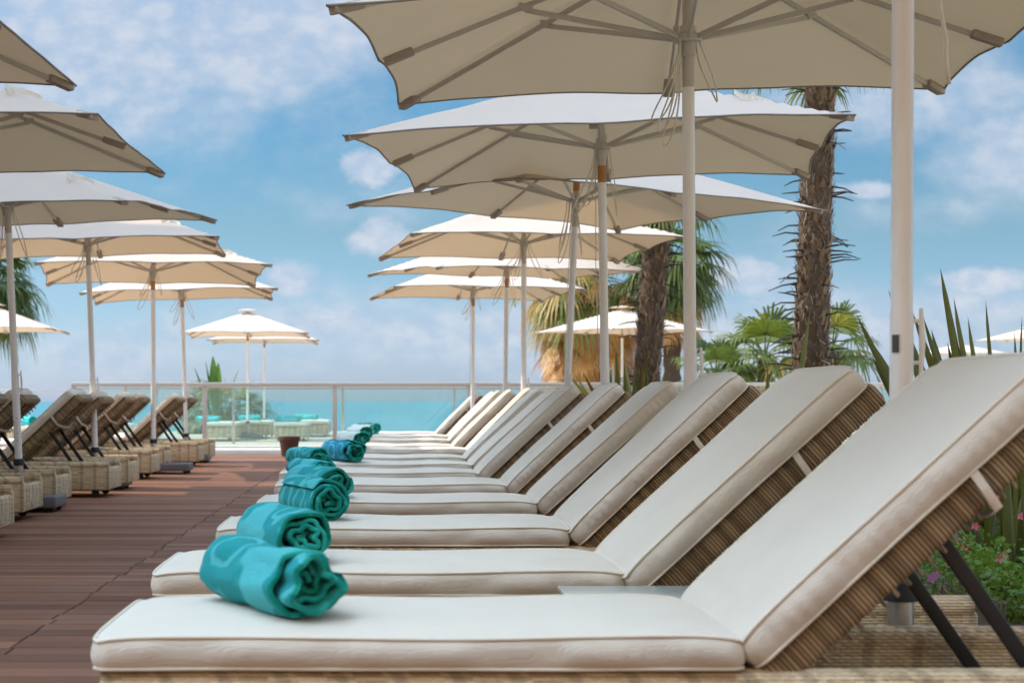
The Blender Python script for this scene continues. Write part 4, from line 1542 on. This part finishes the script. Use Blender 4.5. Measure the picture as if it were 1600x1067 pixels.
def flax(x, y, h, n, label, seed, tips=(), w=0.05, spread=0.55):
    rr = random.Random(seed)
    mb = MB()
    for k in range(n):
        a = rr.uniform(0, 2 * PI)
        s_ = rr.uniform(0.05, spread) * h
        hh = h * rr.uniform(0.45, 0.95) * (1 - 0.25 * s_ / h)
        mb.tint = rr.random()
        sword(mb, (rr.uniform(-.08, .08), rr.uniform(-.08, .08), 0.02), (s_ * math.cos(a), s_ * math.sin(a), hh), w * rr.uniform(0.6, 1.0), rr, rr.uniform(-0.02, 0.10))
    for (xp, yp, dd) in tips:
        mb.tint = rr.uniform(0.1, 0.75)
        t = Vector((px(xp, y + dd) - x, dd, pz(yp, y + dd)))
        sword(mb, (t.x * 0.12 + rr.uniform(-.05, .05), dd * 0.2, 0.03), t, w * rr.uniform(0.85, 1.1), rr, rr.uniform(-0.01, 0.03))
    o = mb.build('flax_plant', M['flax'], None)
    o.location = (x, y, 0.02)
    tag(o, label, 'plant', 'spiky plants along the planting bed')


D = 8.3
flax(px(1566, D), D, 1.0, 34, 'spiky sword leaved plant behind the nearest backrest, tips against the sky', 31,
     tips=((1469, 424, 0), (1490, 470, 0), (1455, 520, 0), (1512, 500, 0), (1338, 497, .1), (1355, 530, .2), (1362, 562, -.1), (1424, 490, .1), (1441, 497, -.1), (1345, 610, .2), (1375, 560, .1), (1408, 520, .1), (1480, 540, .1), (1530, 560, 0), (1387, 458, .3), (1430, 572, .2), (1500, 545, 0), (1352, 600, .3), (1418, 540, .2), (1404, 585, .1)), w=0.064)
flax(px(1590, 8.0), 8.0, 0.75, 16, 'spiky plant at the right photo edge with one long arching leaf', 32, tips=((1540, 474, 0), (1597, 498, 0.1), (1585, 522, .1)), w=0.035)
flax(2.30, 9.9, 0.95, 30, 'spiky plant between the second backrest and the tall palm', 33, tips=((1266, 490, 0.3), (1215, 600, 0.0), (1200, 580, 0)), w=0.058)
flax(2.02, 13.6, 1.28, 60, 'yellow green spiky clump behind the fifth backrest, below the leaning pole', 34, tips=((945, 555, 0), (962, 545, 0), (1012, 560, 0), (975, 570, 0), (1005, 575, 0), (990, 600, 0)), w=0.058)
flax(2.15, 11.9, 0.95, 34, 'spiky clump behind the fourth backrest', 35, w=0.058)
flax(2.45, 6.7, 0.62, 34, 'dark lower spiky clump seen under the second backrest', 36, w=0.04)
flax(3.05, 8.0, 0.62, 26, 'brown green spiky clump standing at the edge of the boardwalk', 37, w=0.04, spread=0.6)
flax(2.1, 16.2, 1.05, 30, 'spiky clump far along the bed, near the railing', 38, w=0.058)
flax(2.9, 11.0, 0.8, 26, 'spiky clump to the right of the tall palm foot', 39, w=0.058)
flax(px(1606, 5.9), 5.9, 0.42, 5, 'broad striped leaf of a plant at the lower right photo edge', 40, tips=((1575, 728, 0), (1598, 742, -.1)), w=0.06)

# ground cover (nobody could count it)
rr = random.Random(77)
mb = MB()


def cover_h(x, y):
    return 0.03 + 0.20 * max(0, 0.5 + noise.noise(Vector((x * 1.3, y * 1.3, 5)))) + 0.06 * noise.noise(Vector((x * 5, y * 5, 1)))


for k in range(95000):
    y = 4.6 + 11.0 * rr.random() ** 1.35
    x = rr.uniform(1.84, 4.85)
    dens = noise.noise(Vector((x * 0.9, y * 0.9, 9))) + (0.25 if x > px(1480, y) else -0.25) + (0.5 if y < 7.0 else 0)
    if dens < -0.05 + rr.uniform(-0.1, 0.1):
        continue
    hh = cover_h(x, y)
    z = 0.07 + 1.25 * hh * rr.uniform(0.1, 1.0) ** 0.6
    a = rr.uniform(0, 2 * PI)
    el = rr.uniform(-0.3, 1.1)
    d = Vector((math.cos(a) * math.cos(el), math.sin(a) * math.cos(el), math.sin(el)))
    s_ = d.cross(Vector((rr.uniform(-1, 1), rr.uniform(-1, 1), 1))).normalized()
    L_ = rr.uniform(0.012, 0.034)
    w_ = L_ * rr.uniform(0.22, 0.42)
    c = Vector((x, y, z))
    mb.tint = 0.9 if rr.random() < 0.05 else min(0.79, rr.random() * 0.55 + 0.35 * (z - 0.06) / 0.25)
    mb.add([c, c + d * L_ * 0.5 + s_ * w_, c + d * L_, c + d * L_ * 0.5 - s_ * w_], [(0, 1, 2, 3)])
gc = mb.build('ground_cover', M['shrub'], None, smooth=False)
tag(gc, 'low green ground cover filling the planting bed', 'ground cover', kind='stuff')
mb = MB()
for k in range(9000):
    y = 4.6 + 9.0 * rr.random() ** 1.3
    x = rr.uniform(1.84, 4.85)
    if noise.noise(Vector((x * 0.9, y * 0.9, 9))) + (0.2 if x > px(1500, y) else -0.2) > 0.15:
        continue
    a = rr.uniform(0, 2 * PI)
    el = abs(rr.gauss(0.1, 0.45))
    d = Vector((math.cos(a) * math.cos(el), math.sin(a) * math.cos(el), math.sin(el)))
    s_ = d.cross(Vector((0, 0, 1)))
    s_ = s_.normalized() if s_.length > 1e-3 else Vector((1, 0, 0))
    L_ = rr.uniform(0.04, 0.16)
    c = Vector((x, y, 0.07 + rr.uniform(0, 0.07)))
    mb.tint = rr.random()
    w_ = rr.uniform(0.0015, 0.004)
    mb.add([c - s_ * w_, c + s_ * w_, c + d * L_ + Vector((0, 0, -0.01))], [(0, 1, 2)])
dl = mb.build('dry_litter', M['straw'], None, smooth=False)
tag(dl, 'dry stalks and fallen leaves littering the planting bed', 'dry litter', kind='stuff')


def flower(x, y, z, r, m, label, group):
    root = empty('flower', (x, y, 0.06))
    tag(root, label, 'flower', group)
    mb = MB()
    for k in range(5):
        a = 2 * PI * k / 5 + rr.uniform(-.2, .2)
        d = Vector((math.cos(a), -0.35, math.sin(a))).normalized()
        s_ = d.cross(Vector((0, 1, 0))).normalized()
        mb.tint = rr.random()
        c = Vector((0, 0, z - 0.06))
        mb.add([c, c + d * r * 0.55 + s_ * r * 0.34, c + d * r, c + d * r * 0.55 - s_ * r * 0.34], [(0, 1, 2, 3)])
    mb.build('petals', m, root, smooth=False)
    mb = MB()
    mb.tube([(0.0, 0.01, 0), (0.01, 0.005, (z - 0.06) * 0.6), (0, 0.003, z - 0.062)], 0.0015, 5)
    mb.build('stem', M['stem'], root)


FLW = [(1555, 776, 6.3), (1521, 786, 6.3), (1523, 822, 6.2), (1437, 872, 5.7), (1507, 853, 6.0), (1461, 898, 5.6), (1455, 903, 5.6), (1568, 867, 5.8), (1561, 872, 5.8), (1576, 808, 6.2), (1472, 832, 6.1),
       (1484, 880, 5.8), (1595, 806, 6.2), (1440, 838, 6.2)]
FLL = ['pink flower highest in the bed, before the pale boardwalk', 'tiny reddish bud between spiky stalks right of the nearest backrest', 'pink star flower hugging the edge of the nearest backrest',
       'pink flower in the dry twigs right next to the wicker backrest edge', 'bright pink flower standing alone in the middle of the dry twigs', 'lilac flower at the left of a touching pair near the thick pole foot', 'lilac flower at the right of a touching pair near the thick pole foot',
       'pale pink flower at the upper side of a pair in the green leaves', 'pale pink flower at the lower side of a pair in the green leaves', 'lilac flower below the boardwalk edge beside brown stalks', 'faded pink flower half hidden behind the wicker backrest rail',
       'small faded flower among dry leaves above the wicker lounger end', 'pink flower cut by the right photo edge', 'pink flower just under the nearest backrest, left of the dry twigs']
for i, (x_, y_, D) in enumerate(FLW):
    flower(px(x_, D), D, pz(y_, D), 0.019 if i != 1 else 0.012, M['purple'] if i in (5, 6, 9) else M['pink'], FLL[i], 'flowers in the bed right of the nearest backrest')
for (x_, y_, D, lab) in ((1550, 943, 5.3, 'tiny lilac flower low in the green ground cover, upper of two'), (1566, 967, 5.2, 'lowest lilac flower in the green ground cover at lower right')):
    flower(px(x_, D), D, pz(y_, D), 0.012, M['purple'], lab, 'low lilac flowers')
for (x_, y_, D) in ((1122, 682, 9.0), (1130, 690, 9.2), (1108, 714, 8.6), (1102, 720, 8.6), (1060, 740, 8.8), (1046, 768, 8.5), (1041, 770, 8.5), (1062, 744, 8.8), (1048, 771, 8.6), (1158, 660, 9)):
    flower(px(x_, D), D, pz(y_, D), 0.021, M['pink'], 'pink flower glimpsed through the gap under a wicker backrest', 'pink flowers behind the backrests')

SC.render.film_transparent = False
SC.cycles.use_denoising = True
SC.cycles.max_bounces = 8
SC.cycles.transparent_max_bounces = 16
